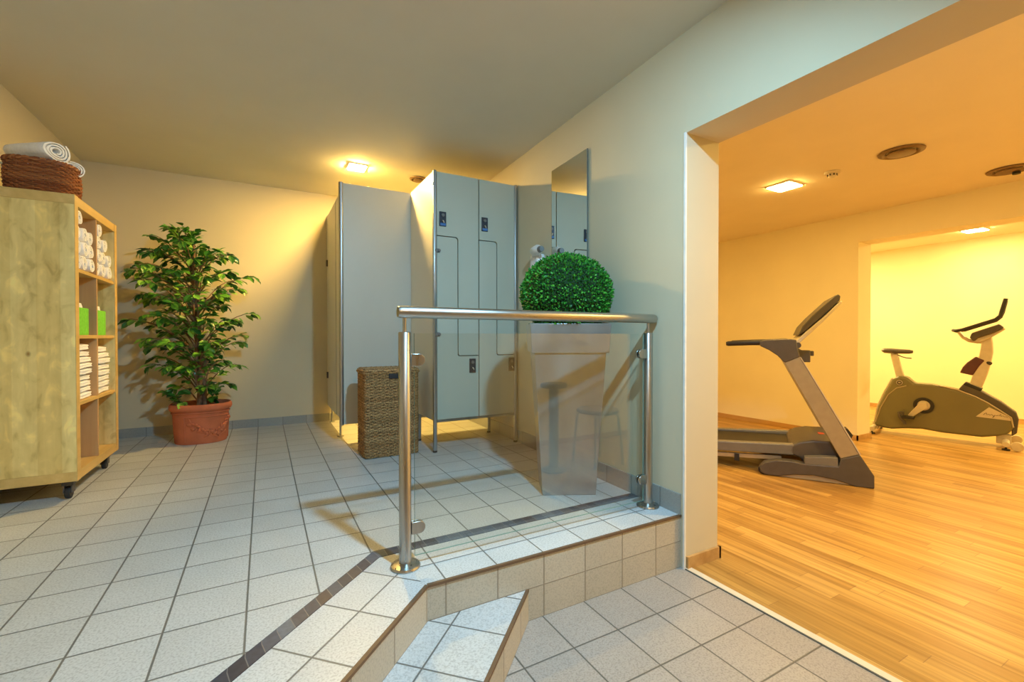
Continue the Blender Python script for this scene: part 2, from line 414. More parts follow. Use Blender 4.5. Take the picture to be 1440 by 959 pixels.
# mosaic strip
ms = MB()
zz = 0.0015
ms.add([(0.408, 0.198, zz), (0.42, 0.142, zz), (xw(0.142), 0.142, zz), (xw(0.198), 0.198, zz)], [(0, 1, 2, 3)],
       [[(0.2, 0), (0.4, 1), (26.2, 1), (26.3, 0)]])
ln = (0.408-XL)/r2/0.052
ms.add([(0.408, 0.198, zz), (XL, XL-0.21, zz), (XL, XL-0.278, zz), (0.42, 0.142, zz)], [(0, 1, 2, 3)],
       [[(100, 0), (100+ln, 0), (100+ln, 1), (100, 1)]])
struct('trim_1', ms, mosaicm, 'strip of dark slate mosaic let into the pale floor tiles')
tr = MB()
def edge(mb, a, b, z, w=0.009, h=0.008):
    a = Vector((*a, z)); b = Vector((*b, z)); t = (b-a).normalized(); n = Vector((t.y, -t.x, 0))
    v = []
    for p in (a, b):
        for dn, dz in ((-w, 0.0012), (0.0025, 0.0012), (0.0025, -h), (-w, -h)): v.append(p+n*dn+Vector((0, 0, dz)))
    mb.add(v, [(0, 1, 2, 3), (7, 6, 5, 4), (0, 4, 5, 1), (1, 5, 6, 2), (2, 6, 7, 3), (3, 7, 4, 0)])
edge(tr, (0.517, -0.124), (1.72, -0.124), 0); edge(tr, (XL, XL-0.641), (0.517, -0.124), 0)
edge(tr, (XL, XL-1.028), (0.904, -0.124), -0.12)
struct('trim_2', tr, brownedge, 'thin bronze edge profile along the step edges')
th = MB(); th.box(1.716, 1.722, GY, -0.145, ZL, ZL+0.003); struct('trim_3', th, gap)
th = MB(); th.box(1.722, 1.752, GY, -0.145, ZL, ZL+0.004); struct('trim_4', th, plain('cream threshold', (0.72, 0.66, 0.52), 0.4), 'cream threshold strip between tiles and laminate')
tj = MB(); tj.box(1.712, 1.722, -0.149, -0.139, ZL, 1.735); struct('trim_5', tj, plain('white corner bead', (0.8, 0.8, 0.76), 0.4))

def wbox(name, x0, x1, y0, y1, z0, z1, mat=wallpaint): m = MB(); m.box(x0, x1, y0, y1, z0, z1); return struct(name, m, mat)
wbox('wall_left', XL-0.12, XL, YS, YB+0.1, ZL, ZC)
wbox('wall_back', XL-0.12, XW1+0.1, YB, YB+0.12, ZL, ZC)
wbox('wall_front', XL-0.12, 1.95, YS-0.12, YS, ZL, ZC)
m = MB(); m.prism([(XW0, -0.145), (XW1, YB), (1.97, YB), (1.945, -0.145)], ZL, ZC, 'z'); wr = struct('wall_right', m, [wallpaint])
wbox('wall_right_lintel', XW0, 1.945, GY, -0.145, 1.735, ZC)
wbox('wall_right_front', XW0, 1.945, YS, GY, ZL, ZC)
wbox('ceiling', XL-0.12, 1.95, YS, YB+0.1, ZC, ZC+0.1, ceilpaint)
wbox('ceiling_gym', 1.945, GX2, GY-0.1, YB+0.1, GZ, GZ+0.1, gymceil)
wbox('ceiling_far_room', GX2, FX+0.1, GY-0.1, YB+0.1, 2.08, 2.18, gymceil)
wbox('wall_gym_divider', GX, GX2, 0.75, YB, ZL, GZ, gympaint)
wbox('wall_gym_lintel', GX, GX2, GY, 0.75, 1.77, GZ, gympaint)
wbox('wall_far', FX, FX+0.1, GY-0.1, YB+0.1, ZL, 2.08, gympaint)
wbox('wall_gym_back', 1.945, FX, YB, YB+0.1, ZL, 2.08, gympaint)
wbox('wall_gym_front', 1.945, FX, GY-0.1, GY, ZL, 2.08, gympaint)
# baseboards
def uvbox(mb, x0, x1, y0, y1, z0, z1, ax):
    mb.box(x0, x1, y0, y1, z0, z1)
    for i in range(len(mb.f)-6, len(mb.f)):
        mb.uv[i] = [((mb.v[k][0] if ax == 'x' else mb.v[k][1])/0.2+50, 0.5) for k in mb.f[i]]
bb = MB(); uvbox(bb, XL, XW1, YB-0.008, YB, 0, 0.074, 'x'); struct('baseboard_back', bb, basetile)
bb = MB(); uvbox(bb, XL, XL+0.008, XL-0.641, YB, 0, 0.074, 'y'); struct('baseboard_left', bb, basetile)
bb = MB()
for s0 in range(1):
    y0, y1 = -0.122, YB
    v = [(xw(y0)-0.008, y0, 0), (xw(y0)+0.002, y0, 0), (xw(y1)+0.002, y1, 0), (xw(y1)-0.008, y1, 0)]
    v += [(a, b, 0.095) for a, b, c in v]
    bb.add(v, [(0, 3, 2, 1), (4, 5, 6, 7), (0, 1, 5, 4), (1, 2, 6, 5), (2, 3, 7, 6), (3, 0, 4, 7)])
    bb.uv = [[(bb.v[k][1]/0.2+50, 0.5) for k in f] for f in bb.f]
struct('baseboard_right', bb, basetile)
bb = MB(); bb.box(1.728, 1.957, -0.157, -0.145, ZL, ZL+0.055); bb.box(1.945, 1.957, -0.157, YB, ZL, ZL+0.055)
struct('baseboard_jamb', bb, gywood)
bb = MB(); bb.box(GX-0.012, GX, 0.738, YB, ZL, ZL+0.05); bb.box(GX-0.012, GX2+0.012, 0.738, 0.75, ZL, ZL+0.05); bb.box(FX-0.012, FX, GY, YB, ZL, ZL+0.05)
bb.box(1.945, FX, GY, GY+0.012, ZL, ZL+0.05)
struct('baseboard_gym', bb, gywood)

# ------------------------------------------------------------------ storage shelf on castors
SX0, SX1, SY0, SY1, SZ0, SZ1 = -1.165, -0.77, 1.46, 2.185, 0.098, 1.525
t = thing('storage_shelf', 'open birch shelving unit on castors standing by the left wall', 'shelf', ((SX0+SX1)/2, (SY0+SY1)/2, 0))
ox, oy = t.location.x, t.location.y
def lb(x0, x1, y0, y1, z0, z1): m = MB(); m.box(x0-ox, x1-ox, y0-oy, y1-oy, z0, z1); return m
T = 0.048
lb(SX0, SX1, SY0, SY1, SZ1-T, SZ1).build('top_panel', birchedge, t, bevel=0.002)
lb(SX0, SX1, SY0, SY1, SZ0, SZ0+T).build('bottom_panel', birchedge, t, bevel=0.002)
lb(SX0, SX1, SY0, SY0+T, SZ0+T, SZ1-T).build('side_panel', [birch], t, bevel=0.0015)
lb(SX0, SX1, SY1-T, SY1, SZ0+T, SZ1-T).build('side_panel', [birch], t, bevel=0.0015)
for y0 in (SY0, SY1-T):
    lb(SX1-0.001, SX1+0.0015, y0, y0+T, SZ0, SZ1).build('edge_band', birchedge, t)
ZS = [0.478, 0.818, 1.156]
for z in ZS: lb(SX0+0.004, SX1-0.003, SY0+T, SY1-T, z-0.009, z+0.009).build('shelf_board', birchedge, t, bevel=0.001)
YM = (SY0+SY1)/2-0.012
lev = [SZ0+T]+ZS+[SZ1-T]
for i in range(4):
    lb(SX0+0.004, SX1-0.004, YM-0.009, YM+0.009, lev[i]+0.009*(i > 0), lev[i+1]-0.009*(i < 3)).build('divider', birchin, t)
for dx in (0.05, 0.345):
    for dy in (0.07, 0.655):
        c = MB(); c.box(SX0+dx-0.022-ox, SX0+dx+0.022-ox, SY0+dy-0.022-oy, SY0+dy+0.022-oy, 0.07, SZ0)
        c.box(SX0+dx-0.018-ox, SX0+dx-0.012-ox, SY0+dy-0.02-oy, SY0+dy+0.02-oy, 0.03, 0.07)
        c.box(SX0+dx+0.012-ox, SX0+dx+0.018-ox, SY0+dy-0.02-oy, SY0+dy+0.02-oy, 0.03, 0.07)
        co = c.build('castor', dkgrey, t)
        w = MB(); w.cyl((SX0+dx-0.011-ox, SY0+dy-oy, 0.031), (SX0+dx+0.011-ox, SY0+dy-oy, 0.031), 0.031, 24); w.build('wheel', black, co, bevel=0.004)

# towels -------------------------------------------------------------
def rolled(R=0.041, Ln=0.30, seed=0, turns=3.2):
    """rolled towel along local x, end spiral facing +x, resting at z=0"""
    mb = MB(); n = 62; th = R/turns*0.43
    rnd = random.Random(seed)
    outer = []; inner = []
    for i in range(n+1):
        a = i/n*turns*2*PI+seed
        r = 0.006+(R-th-0.006)*(i/n)
        w = 1+0.05*math.sin(3*a+seed)
        outer.append((math.cos(a)*(r+th)*w, math.sin(a)*(r+th)*w)); inner.append((math.cos(a)*r*w, math.sin(a)*r*w))
    prof = outer+inner[::-1]
    xs = [(-Ln/2, 0.93), (-Ln/2+0.008, 1), (-Ln/6, 1.02), (Ln/6, 0.985), (Ln/2-0.008, 1.0), (Ln/2, 0.94)]
    rings = [[(x, p[0]*k+rnd.uniform(-.0008, .0008), R+p[1]*k+rnd.uniform(-.0008, .0008)) for p in prof] for x, k in xs]
    m = len(prof)
    o = 0
    for r in rings: mb.v += r
    for i in range(len(rings)-1):
        for k in range(m):
            mb.f.append((i*m+k, i*m+(k+1) % m, (i+1)*m+(k+1) % m, (i+1)*m+k)); mb.uv.append(None); mb.mi.append(0)
    for base in (0, (len(rings)-1)*m):
        for k in range(n):
            mb.f.append((base+k, base+k+1, base+m-2-k, base+m-1-k)); mb.uv.append(None); mb.mi.append(0)
    return mb
proto = [rolled(seed=i) for i in range(4)]
meshes = []
cells = [(SY0+T, YM-0.009, 'left'), (YM+0.009, SY1-T, 'right')]
pos = []
R = 0.046
for ci, (a, b, nm) in enumerate(cells):
    w = b-a
    rows = [3, 3, 3, 1] if ci == 0 else [3, 3, 2, 1]
    for j, k in enumerate(rows):
        for i in range(k):
            y = a+R+0.004+i*(w-2*R-0.008)/2+(0.004*(j % 2) if i < 2 else 0)
            if k < 3: y = a+R+0.010+i*0.092+(j-2)*0.012
            pos.append((ci, j, i, k, y, ZS[2]+0.009+0.001+j*0.0755))
rowname = ['bottom row', 'second row up', 'third row up', 'very top']
coln = {3: ['nearest the side panel', 'middle', 'farthest from the side panel'], 2: ['left one', 'right one'], 1: ['single one']}
first = {}
for ci, j, i, k, y, z in pos:
    key = (i+j+ci) % 4
    lab = 'white rolled towel in the top %s cubby, %s, %s' % (cells[ci][2], rowname[j], {3: ['left', 'middle', 'right'], 2: ['left of two', 'right of two'], 1: ['alone']}[k][i])
    x = -0.928+random.uniform(-0.008, 0.004)
    if key not in first:
        o = proto[key].build('rolled_towel', towelm); first[key] = o
    else:
        o = first[key].copy(); COL.objects.link(o)
    o.scale = (1, 1.2, 0.99); o.location = (x, y, z); tag(o, lab, 'towel', 'rolled towels in the top cubbies')
# folded towels
fp = [softbox(0.30, 0.245, 0.0318, 0.015, 9, 0.0045, 14, 0.03, s) for s in range(4)]
ff = {}
for ci, (a, b, nm) in enumerate(cells):
    n = 9 if ci == 0 else 8
    hz = 0.0315 if ci == 0 else 0.0335
    for k in range(n):
        key = (k*3+ci) % 4
        if key not in ff: o = fp[key].build('folded_towel', towelm); ff[key] = o
        else: o = ff[key].copy(); COL.objects.link(o)
        o.location = (-0.935+random.uniform(-0.006, 0.01), (a+b)/2+random.uniform(-0.008, 0.008), ZS[0]+0.0105+k*(hz+0.0005)); o.scale = (1, 1, hz/0.0335)
        if k == n-1: o.scale = (0.97, 0.93, 1.05)
        ordn = ['lowest', 'second from the bottom', 'third from the bottom', 'fourth from the bottom', 'fifth from the bottom', 'sixth from the bottom', 'seventh from the bottom', 'eighth from the bottom', 'topmost']
        w = 'topmost' if k == n-1 else ordn[k]
        tag(o, 'white folded towel, %s in the %s stack of the shelving unit' % (w, nm), 'towel', 'folded towels in the shelving unit')
# green boxes
for ci, (a, b, nm) in enumerate(cells):
    cy = a+0.02+0.105 if ci == 0 else a+0.015+0.1
    t = thing('storage_box', 'lime green fabric box in the %s cubby, second row of the shelf' % nm, 'box', (-0.91, cy, ZS[1]+0.0095), 0, 'green boxes on the shelf')
    w, d, h = 0.20, 0.24, 0.145
    m = MB()
    m.box(-d/2, d/2, -w/2, w/2, 0, 0.006); m.box(-d/2, -d/2+0.006, -w/2, w/2, 0.006, h); m.box(d/2-0.006, d/2, -w/2, w/2, 0.006, h)
    m.box(-d/2+0.006, d/2-0.006, -w/2, -w/2+0.006, 0.006, h); m.box(-d/2+0.006, d/2-0.006, w/2-0.006, w/2, 0.006, h)
    m.build('box_body', greenm, t, bevel=0.002)
    for k, yy in enumerate((-0.058, 0, 0.058)):
        fo = softbox(0.205, 0.054, 0.168, 0.014, 7, 0.003, 20, 0.0, k+ci*5)
        o = fo.build('washcloth', towelm, loc=(-0.91, cy+yy, ZS[1]+0.0165)); tag(o, 'white washcloth standing in the %s green box, %s of three' % (nm, ['left', 'middle', 'right'][k]), 'towel', 'washcloths in the green boxes')

# wicker basket on top -------------------------------------------------
BX, BY, BZ = -0.925, 1.612, SZ1+0.001
t = thing('wicker_basket', 'oval brown wicker basket on top of the shelving unit', 'basket', (BX, BY, BZ))
def ov(a, rx, ry, e=0.72):
    c, s = math.cos(a), math.sin(a)
    return (math.copysign(abs(c)**e, c)*rx, math.copysign(abs(s)**e, s)*ry)
m = MB(); NS = 36
for j in range(15):
    z = 0.007+j*0.0098; g = 1+0.05*math.sin(j/14*PI)+0.02*j/14
    path = []
    for i in range(NS*4):
        a = 2*PI*i/(NS*4); k = math.cos(i/4*PI+j*PI)*0.0042
        x, y = ov(a, 0.122*g+k, 0.120*g+k); path.append((x, y, z))
    m.tube(path, 0.0056, 6, closed=True)
m.build('woven_side', wicker, t)
m = MB()
for i in range(NS):
    a = 2*PI*i/NS+PI/(NS*2)*0
    x, y = ov(a, 1, 1)
    m.tube([(x*0.122*g_, y*0.120*g_, z_) for g_, z_ in ((1.0, 0.003), (1.05, 0.07), (1.02, 0.152))], 0.0035, 5)
m.build('stake', wicker, t)['label'] = 'upright willow stakes of the basket'
m = MB()
path = []; path2 = []
for i in range(150):
    a = 2*PI*i/150; x, y = ov(a, 0.129, 0.127)
    path.append((x+math.cos(a)*0.004*math.cos(i*0.9), y, 0.155+0.005*math.sin(i*0.9))); path2.append((x-math.cos(a)*0.004*math.cos(i*0.9), y, 0.155-0.005*math.sin(i*0.9)))
m.tube(path, 0.0075, 7, closed=True); m.tube(path2, 0.0075, 7, closed=True)
m.build('rim', wicker, t)
m = MB(); m.add([(*ov(2*PI*i/60, 0.119, 0.117), 0.004) for i in range(60)], [tuple(range(60))]); m.add([(*ov(2*PI*i/60, 0.119, 0.117), 0.001) for i in range(60)], [tuple(range(60))])
m.build('base', wicker, t)
big = [((-0.945, 1.60, BZ+0.165), -0.62, 1.55, 0.23, 'large white rolled towel on top of the basket pile'),
       ((-0.862, 1.665, BZ+0.120), -0.80, 1.2, 0.15, 'white rolled towel at the right end of the wicker basket'),
       ((-0.985, 1.555, BZ+0.092), -0.55, 0.85, 0.15, 'white rolled towel low at the left end of the wicker basket'),
       ((-0.915, 1.645, BZ+0.070), -0.5, 0.9, 0.15, 'white rolled towel in the middle of the wicker basket')]
for q, (p, rz, sc, ln_, lab) in enumerate(big):
    o = rolled(0.040, ln_, q+11, 3.4).build('rolled_towel', towelm); o.location = p; o.rotation_euler = (0, 0, rz); o.scale = (1.0, sc*1.15, sc*0.9)
    tag(o, lab, 'towel', 'rolled towels in the wicker basket')

# ------------------------------------------------------------------ ficus
t = thing('potted_ficus', 'tall leafy ficus tree in a terracotta pot by the back wall', 'plant', (-0.385, 2.735, 0))
m = MB()
prof = [(0.0, 0.0), (0.168, 0.0), (0.172, 0.01), (0.178, 0.10), (0.184, 0.225), (0.187, 0.245), (0.200, 0.252), (0.207, 0.268), (0.205, 0.29), (0.197, 0.302), (0.190, 0.298), (0.182, 0.28), (0.180, 0.23), (0.0, 0.228)]
def potpt(a, r):
    e = 0.86; c, s = math.cos(a), math.sin(a)
    return (math.copysign(abs(c)**e, c)*r*1.0, math.copysign(abs(s)**e, s)*r*0.86)
rings = [[(*potpt(2*PI*k/72, max(r, 1e-4)), z) for k in range(72)] for r, z in prof]
m.loft(rings, cap=False)
pot = m.build('pot', terra, t)
so = MB(); so.loft([[(*potpt(2*PI*k/72, r), z) for k in range(72)] for r, z in ((0.181, 0.250), (0.12, 0.258), (0.03, 0.262))]); so.build('soil', soil, t)
# relief: frame lines, garland with fruits and leaves on the front
m = MB()
def onpot(a, z, out=0.0):
    r = 0.172+(z/0.225)*0.012+out; x, y = potpt(a, r); return (x, y, z)
A0 = math.radians(-118); 
m.tube([onpot(A0, 0.02, .002), onpot(A0, 0.12, .002), onpot(A0, 0.205, .002)], 0.0045, 6)
m.tube([onpot(math.radians(-118+i*4), 0.207, .002) for i in range(28)], 0.0045, 6)
m.tube([onpot(math.radians(-4), 0.02, .002), onpot(math.radians(-4), 0.205, .002)], 0.0045, 6)
m.tube([onpot(math.radians(-180+i*6), 0.235, .004) for i in range(31)], 0.006, 6)
rnd = random.Random(3)
for i in range(34):
    u = i/33; a = math.radians(-108+u*96); z = 0.165-0.085*math.sin(u*PI)+rnd.uniform(-.022, .022)
    c = Vector(onpot(a, z, 0.002)); rr = rnd.uniform(0.009, 0.017)
    mm = MB()
    o = len(m.v)
    m.lathe([(rr*math.sin(k*PI/6)+1e-5, -rr*math.cos(k*PI/6)) for k in range(7)], c, 10)
for i in range(22):
    u = rnd.random(); a = math.radians(-108+u*96); z = 0.16-0.08*math.sin(u*PI)+rnd.uniform(-.035, .035)
    an = rnd.uniform(0, 2*PI); ln_ = rnd.uniform(.02, .035)
    pts = []
    for k in range(5):
        q = k/4-0.5; pts.append(onpot(a+math.cos(an)*ln_*q/0.18*2, z+math.sin(an)*ln_*q*2, 0.002+0.004*math.cos(q*PI)))
    m.tube(pts, [0.001, 0.006, 0.008, 0.006, 0.001], 6)
m.build('relief_garland', terra, pot)
# trunk
m = MB(); rnd = random.Random(5)
def trunkpt(k, z):
    a = z*5.5+k*2*PI/3; r = 0.02*(1-z/2.2)+0.006; lean = 0.03*math.sin(z*2.4)
    return (math.cos(a)*r+0.02-0.045*z, math.sin(a)*r-0.02, z)
for k in range(3):
    m.tube([trunkpt(k, 0.24+i*0.05) for i in range(23)], [0.0155-0.0004*i for i in range(23)], 8)
branches = []
ga = 2.39996
def rad(z):
    pts = [(0.30, 0.12), (0.42, 0.22), (0.52, 0.27), (0.6, 0.34), (0.75, 0.36), (0.85, 0.44), (1.0, 0.40), (1.12, 0.42), (1.25, 0.46), (1.38, 0.42), (1.48, 0.34), (1.58, 0.22), (1.66, 0.08), (1.70, 0.03)]
    for (a, b), (c, d) in zip(pts, pts[1:]):
        if a <= z <= c: return b+(d-b)*(z-a)/(c-a)
    return 0.05
for i in range(92):
    u = i/91; zt = 0.42+1.22*(u**0.82); zt = zt+0.035*math.sin(zt*36)
    if 0.44 < zt < 0.56 and i % 3: continue
    az = i*ga+0.4; rt = rad(min(zt, 1.69))*rnd.uniform(0.62, 0.95)*(0.86+0.2*math.sin(zt*15+az*2))
    zs = max(0.30, min(1.32, zt-0.12-rt*0.45))
    p0 = Vector(trunkpt(i % 3, zs)); tip = Vector((math.cos(az)*rt*1.1-0.085*zt+0.015, math.sin(az)*rt, zt))
    if tip.y > 0.33: tip.y = 0.33
    mid = (p0+tip)/2+Vector((0, 0, 0.07+0.12*rt))
    path = []
    for k in range(9):
        s = k/8; path.append(p0*(1-s)**2+mid*2*s*(1-s)+tip*s*s)
    path.append(tip+(tip-path[-2])*0.5+Vector((0, 0, -0.012)))
    m.tube(path, [0.006-0.0005*k for k in range(10)], 5); branches.append(path)
for dx, dy, zt in ((-0.075, 0.0, 1.66), (-0.04, 0.02, 1.60), (-0.10, -0.02, 1.57)):
    path = [Vector(trunkpt(0, 1.25)).lerp(Vector((dx, dy, zt)), k/7) for k in range(8)]
    m.tube(path, 0.004, 5); branches.append(path)
for dx, dy, zt in ((-0.20, -0.06, 0.40), (-0.14, -0.12, 0.36), (0.11, -0.05, 0.42)):
    p0 = Vector((dx*0.3, dy*0.5, 0.25)); path = [p0.lerp(Vector((dx, dy, zt)), k/6) for k in range(7)]
    m.tube(path, 0.003, 5); branches.append(path)
tk = m.build('trunk', bark, t)
m = MB()
def leaf(mb, p, d, up, ln, w):
    d = d.normalized(); s = d.cross(up).normalized(); n = s.cross(d)
    cs = [(0, 0, 0), (0.3, 0.42, 0.05), (0.62, 0.46, 0.03), (1.0, 0.0, -0.14), (0.62, -0.46, 0.03), (0.3, -0.42, 0.05), (0.32, 0, -0.02), (0.65, 0, -0.05)]
    v = [p+d*(a*ln)+s*(b*w)+n*(c*ln) for a, b, c in cs]
    if max(q.y for q in v) > 0.385: return
    mb.add(v, [(0, 6, 1), (1, 6, 7, 2), (2, 7, 3), (3, 7, 4), (4, 7, 6, 5), (5, 6, 0)])
for path in branches:
    n = len(path)
    for rep in range(13):
        s = 0.22+0.78*(rep/12)**0.8; f = s*(n-1); i = min(int(f), n-2); p = path[i].lerp(path[i+1], f-i)
        td = (path[i+1]-path[i]).normalized(); side = td.cross(Vector((0, 0, 1))).normalized()*(1 if rep % 2 else -1)
        d = td*rnd.uniform(.3, .9)+side*rnd.uniform(.3, 1)+Vector((0, 0, rnd.uniform(-.75, .15)))
        up = Vector((rnd.uniform(-.5, .5), rnd.uniform(-.9, .2), 1))
        q = p+d.normalized()*0.012
        leaf(m, q, d, up, rnd.uniform(.060, .088), rnd.uniform(.036, .050))
        if rnd.random() < .35: leaf(m, q, d+Vector((rnd.uniform(-.6, .6), rnd.uniform(-.6, .6), rnd.uniform(-.3, .5))), up, rnd.uniform(.05, .075), rnd.uniform(.032, .044))
m.build('foliage', leafm, t, smooth=False)

# ------------------------------------------------------------------ changing cubicle
CZ0, CZ1 = 0.15, 1.98
t = thing('changing_cubicle', 'pale laminate changing cubicle with a narrow side door in the back corner', 'cubicle', (0.58, 2.06, 0))
def lc(x0, x1, y0, y1, z0, z1, m=None):
    m = m or MB(); m.box(x0-0.58, x1-0.58, y0-2.06, y1-2.06, z0, z1); return m
lc(0.575, 1.755, 2.055, 2.075, CZ0, CZ1).build('front_panel', panelm, t, bevel=0.001)
m = MB(); m.cyl((0.566-0.58, 0.005, CZ0-0.005), (0.566-0.58, 0.005, CZ1+0.004), 0.017, 16); m.build('edge_post', alu, t)
lc(0.592, 0.606, 2.078, 2.545, CZ0, CZ1).build('side_panel', sidepanel, t, bevel=0.001)
d = lc(0.590, 0.604, 2.553, 3.085, CZ0, CZ1-0.004).build('door', sidepanel, t, bevel=0.001)
lc(0.5905, 0.6055, 2.545, 2.553, CZ0, CZ1-0.004).build('door_gap', gap, t)
lc(0.588, 0.61, 3.088, 3.138, CZ0, CZ1).build('wall_strip', sidepanel, t)
for z in (0.45, 1.52):
    m = MB(); m.cyl((0.583-0.58, 3.082-2.06, z-0.03), (0.583-0.58, 3.082-2.06, z+0.03), 0.009, 12); m.build('hinge', dkgrey, d)
m = MB(); m.cyl((0.598-0.58, 0.30, 0.0), (0.598-0.58, 0.30, CZ0), 0.009, 12); m.cyl((0.598-0.58, 0.30, 0.0), (0.598-0.58, 0.30, 0.008), 0.026, 20); m.build('foot', alu, t)
m = MB(); m.cyl((0.62-0.58, 3.06-2.06, 0.0), (0.62-0.58, 3.06-2.06, CZ0+0.02), 0.009, 12); m.cyl((0.62-0.58, 3.06-2.06, 0.0), (0.62-0.58, 3.06-2.06, 0.008), 0.026, 20); m.build('foot', alu, t)

# ------------------------------------------------------------------ Z-door locker
LX0, LX1, LY0, LY1, LZ0, LZ1 = 1.098, 1.768, 1.487, 2.045, 0.222, 1.982
t = thing('locker', 'grey green locker unit with four interlocking Z shaped doors', 'locker', (LX0, LY0, 0))
def ll(x0, x1, y0, y1, z0, z1, m=None):
    m = m or MB(); m.box(x0-LX0, x1-LX0, y0-LY0, y1-LY0, z0, z1); return m
ll(LX0, LX0+0.016, LY0+0.02, LY1, LZ0, LZ1).build('side_panel', sidepanel, t)
m = ll(LX0+0.016, LX1, LY1-0.01, LY1, LZ0, LZ1); ll(LX0+0.016, LX1, LY0+0.02, LY1-0.01, LZ0, LZ0+0.016, m); ll(LX0+0.016, LX1, LY0+0.02, LY1-0.01, LZ1-0.016, LZ1, m)
ll(LX1-0.016, LX1, LY0+0.02, LY1-0.01, LZ0+0.016, LZ1-0.016, m); ll(1.436, 1.452, LY0+0.02, LY1-0.01, LZ0+0.016, LZ1-0.016, m)
ll(LX0+0.016, LX1-0.016, LY0+0.018, LY0+0.02, LZ0, LZ1, m)
m.build('body', gap, t)
for x in (LX0+0.006, LX1-0.002-0.012):
    m = MB(); m.box(x-LX0-0.012, x-LX0+0.012, -0.012, 0.016, 0.012, LZ1+0.004); p = m.build('corner_post', alu, t, bevel=0.006, seg=3)
    m = MB(); m.cyl((x-LX0, 0.002, 0.0), (x-LX0, 0.002, 0.014), 0.015, 16); m.build('foot', black, p)
for x in (LX0+0.02, LX1-0.045):
    m = MB(); m.box(x-LX0-0.012, x-LX0+0.012, LY1-LY0-0.16, LY1-LY0-0.135, 0.012, LZ0); p = m.build('leg', alu, t, bevel=0.004)
    m = MB(); m.cyl((x-LX0, LY1-LY0-0.147, 0.0), (x-LX0, LY1-LY0-0.147, 0.014), 0.015, 16); m.build('foot', black, p)
ll(LX0+0.012, LX1-0.02, LY0-0.004, LY0+0.01, LZ0-0.012, LZ0+0.004).build('bottom_rail', alu, t)
def zdoors(x0, x1):
    """upper and lower Z doors between x0 and x1, in locker-local x; rounded inner corners"""
    xm = (x0+x1)/2-0.002; za, zb = 1.530, 0.678; g = 0.003; r = 0.022
    def arc(cx, cz, a0, a1): return [(cx+math.cos(math.radians(a0+(a1-a0)*k/5))*r, cz+math.sin(math.radians(a0+(a1-a0)*k/5))*r) for k in range(6)]
    upper = [(x0, LZ1-0.002), (x0, za+g)]+arc(xm+g-r-0.0, za+g-r, 90, 0)
    upper = [(x0, LZ1-0.002), (x0, za+g)]+[(xm-g+2*g-r, za+g)]+arc(xm+g-r, za+g-r, 90, 0)+[(xm+g, zb+g+r*0.6), (xm+g+r*0.3, zb+g+0.002)]+[(xm+g+r*0.6, zb+g), (x1, zb+g), (x1, LZ1-0.002)]
    lower = [(x0, LZ0+0.006), (x0, za-g)]+[(xm-g-r, za-g)]+arc(xm-g-r, za-g-r, 90, 0)+[(xm-g, zb-g+r*0.6), (xm-g+r*0.3, zb-g+0.002)]+[(xm-g+r*0.6, zb-g), (x1, zb-g), (x1, LZ0+0.006)]
    return upper, lower
locks = []
for ci, (x0, x1) in enumerate(((LX0+0.022, 1.441), (1.448, LX1-0.024))):
    U, Lw = zdoors(x0-LX0, x1-LX0)
    side = ['left', 'right'][ci]
    for k, (P_, lx, lz) in enumerate(((U, x0+0.043, 1.65), (Lw, x1-0.05 if ci == 0 else x1-0.026, 0.604))):
        m = MB(); m.prism(P_, -0.001, 0.016, 'y'); dd = m.build('door', locker, t, bevel=0.0015)
        m = MB(); m.box(lx-LX0-0.026, lx-LX0+0.026, -0.007, -0.001, lz-0.052, lz+0.052); lp = m.build('lock_plate', lockplate, dd, bevel=0.003)
        m = MB(); m.cyl((lx-LX0, -0.014, lz+0.026), (lx-LX0, -0.007, lz+0.026), 0.011, 16); m.build('lock_cylinder', midgrey, dd)
        m = MB()
        m.tube([(lx-LX0-0.004, -0.016, lz-0.012), (lx-LX0, -0.022, lz-0.02), (lx-LX0+0.006, -0.016, lz-0.028)], 0.004, 8)
        m.build('key', silver2, dd)
        if k == 0:
            m = MB(); m.box(lx-LX0-0.02, lx-LX0+0.02, -0.011, -0.007, lz-0.048, lz-0.030); m.build('number_tag', bluetag, dd)
for z in (1.424, 0.834):
    m = MB(); m.cyl((0.018, -0.014, z), (0.018, -0.001, z), 0.013, 14); m.cyl((0.036, -0.018, z), (0.036, -0.001, z), 0.010, 14); m.box(0.012, 0.04, -0.006, -0.001, z-0.014, z+0.014); m.build('hinge', midgrey, t, bevel=0.001)
m = MB(); m.cyl((-0.002, -0.002, 1.888), (-0.014, -0.002, 1.888), 0.010, 12); m.build('coat_knob', white, t)

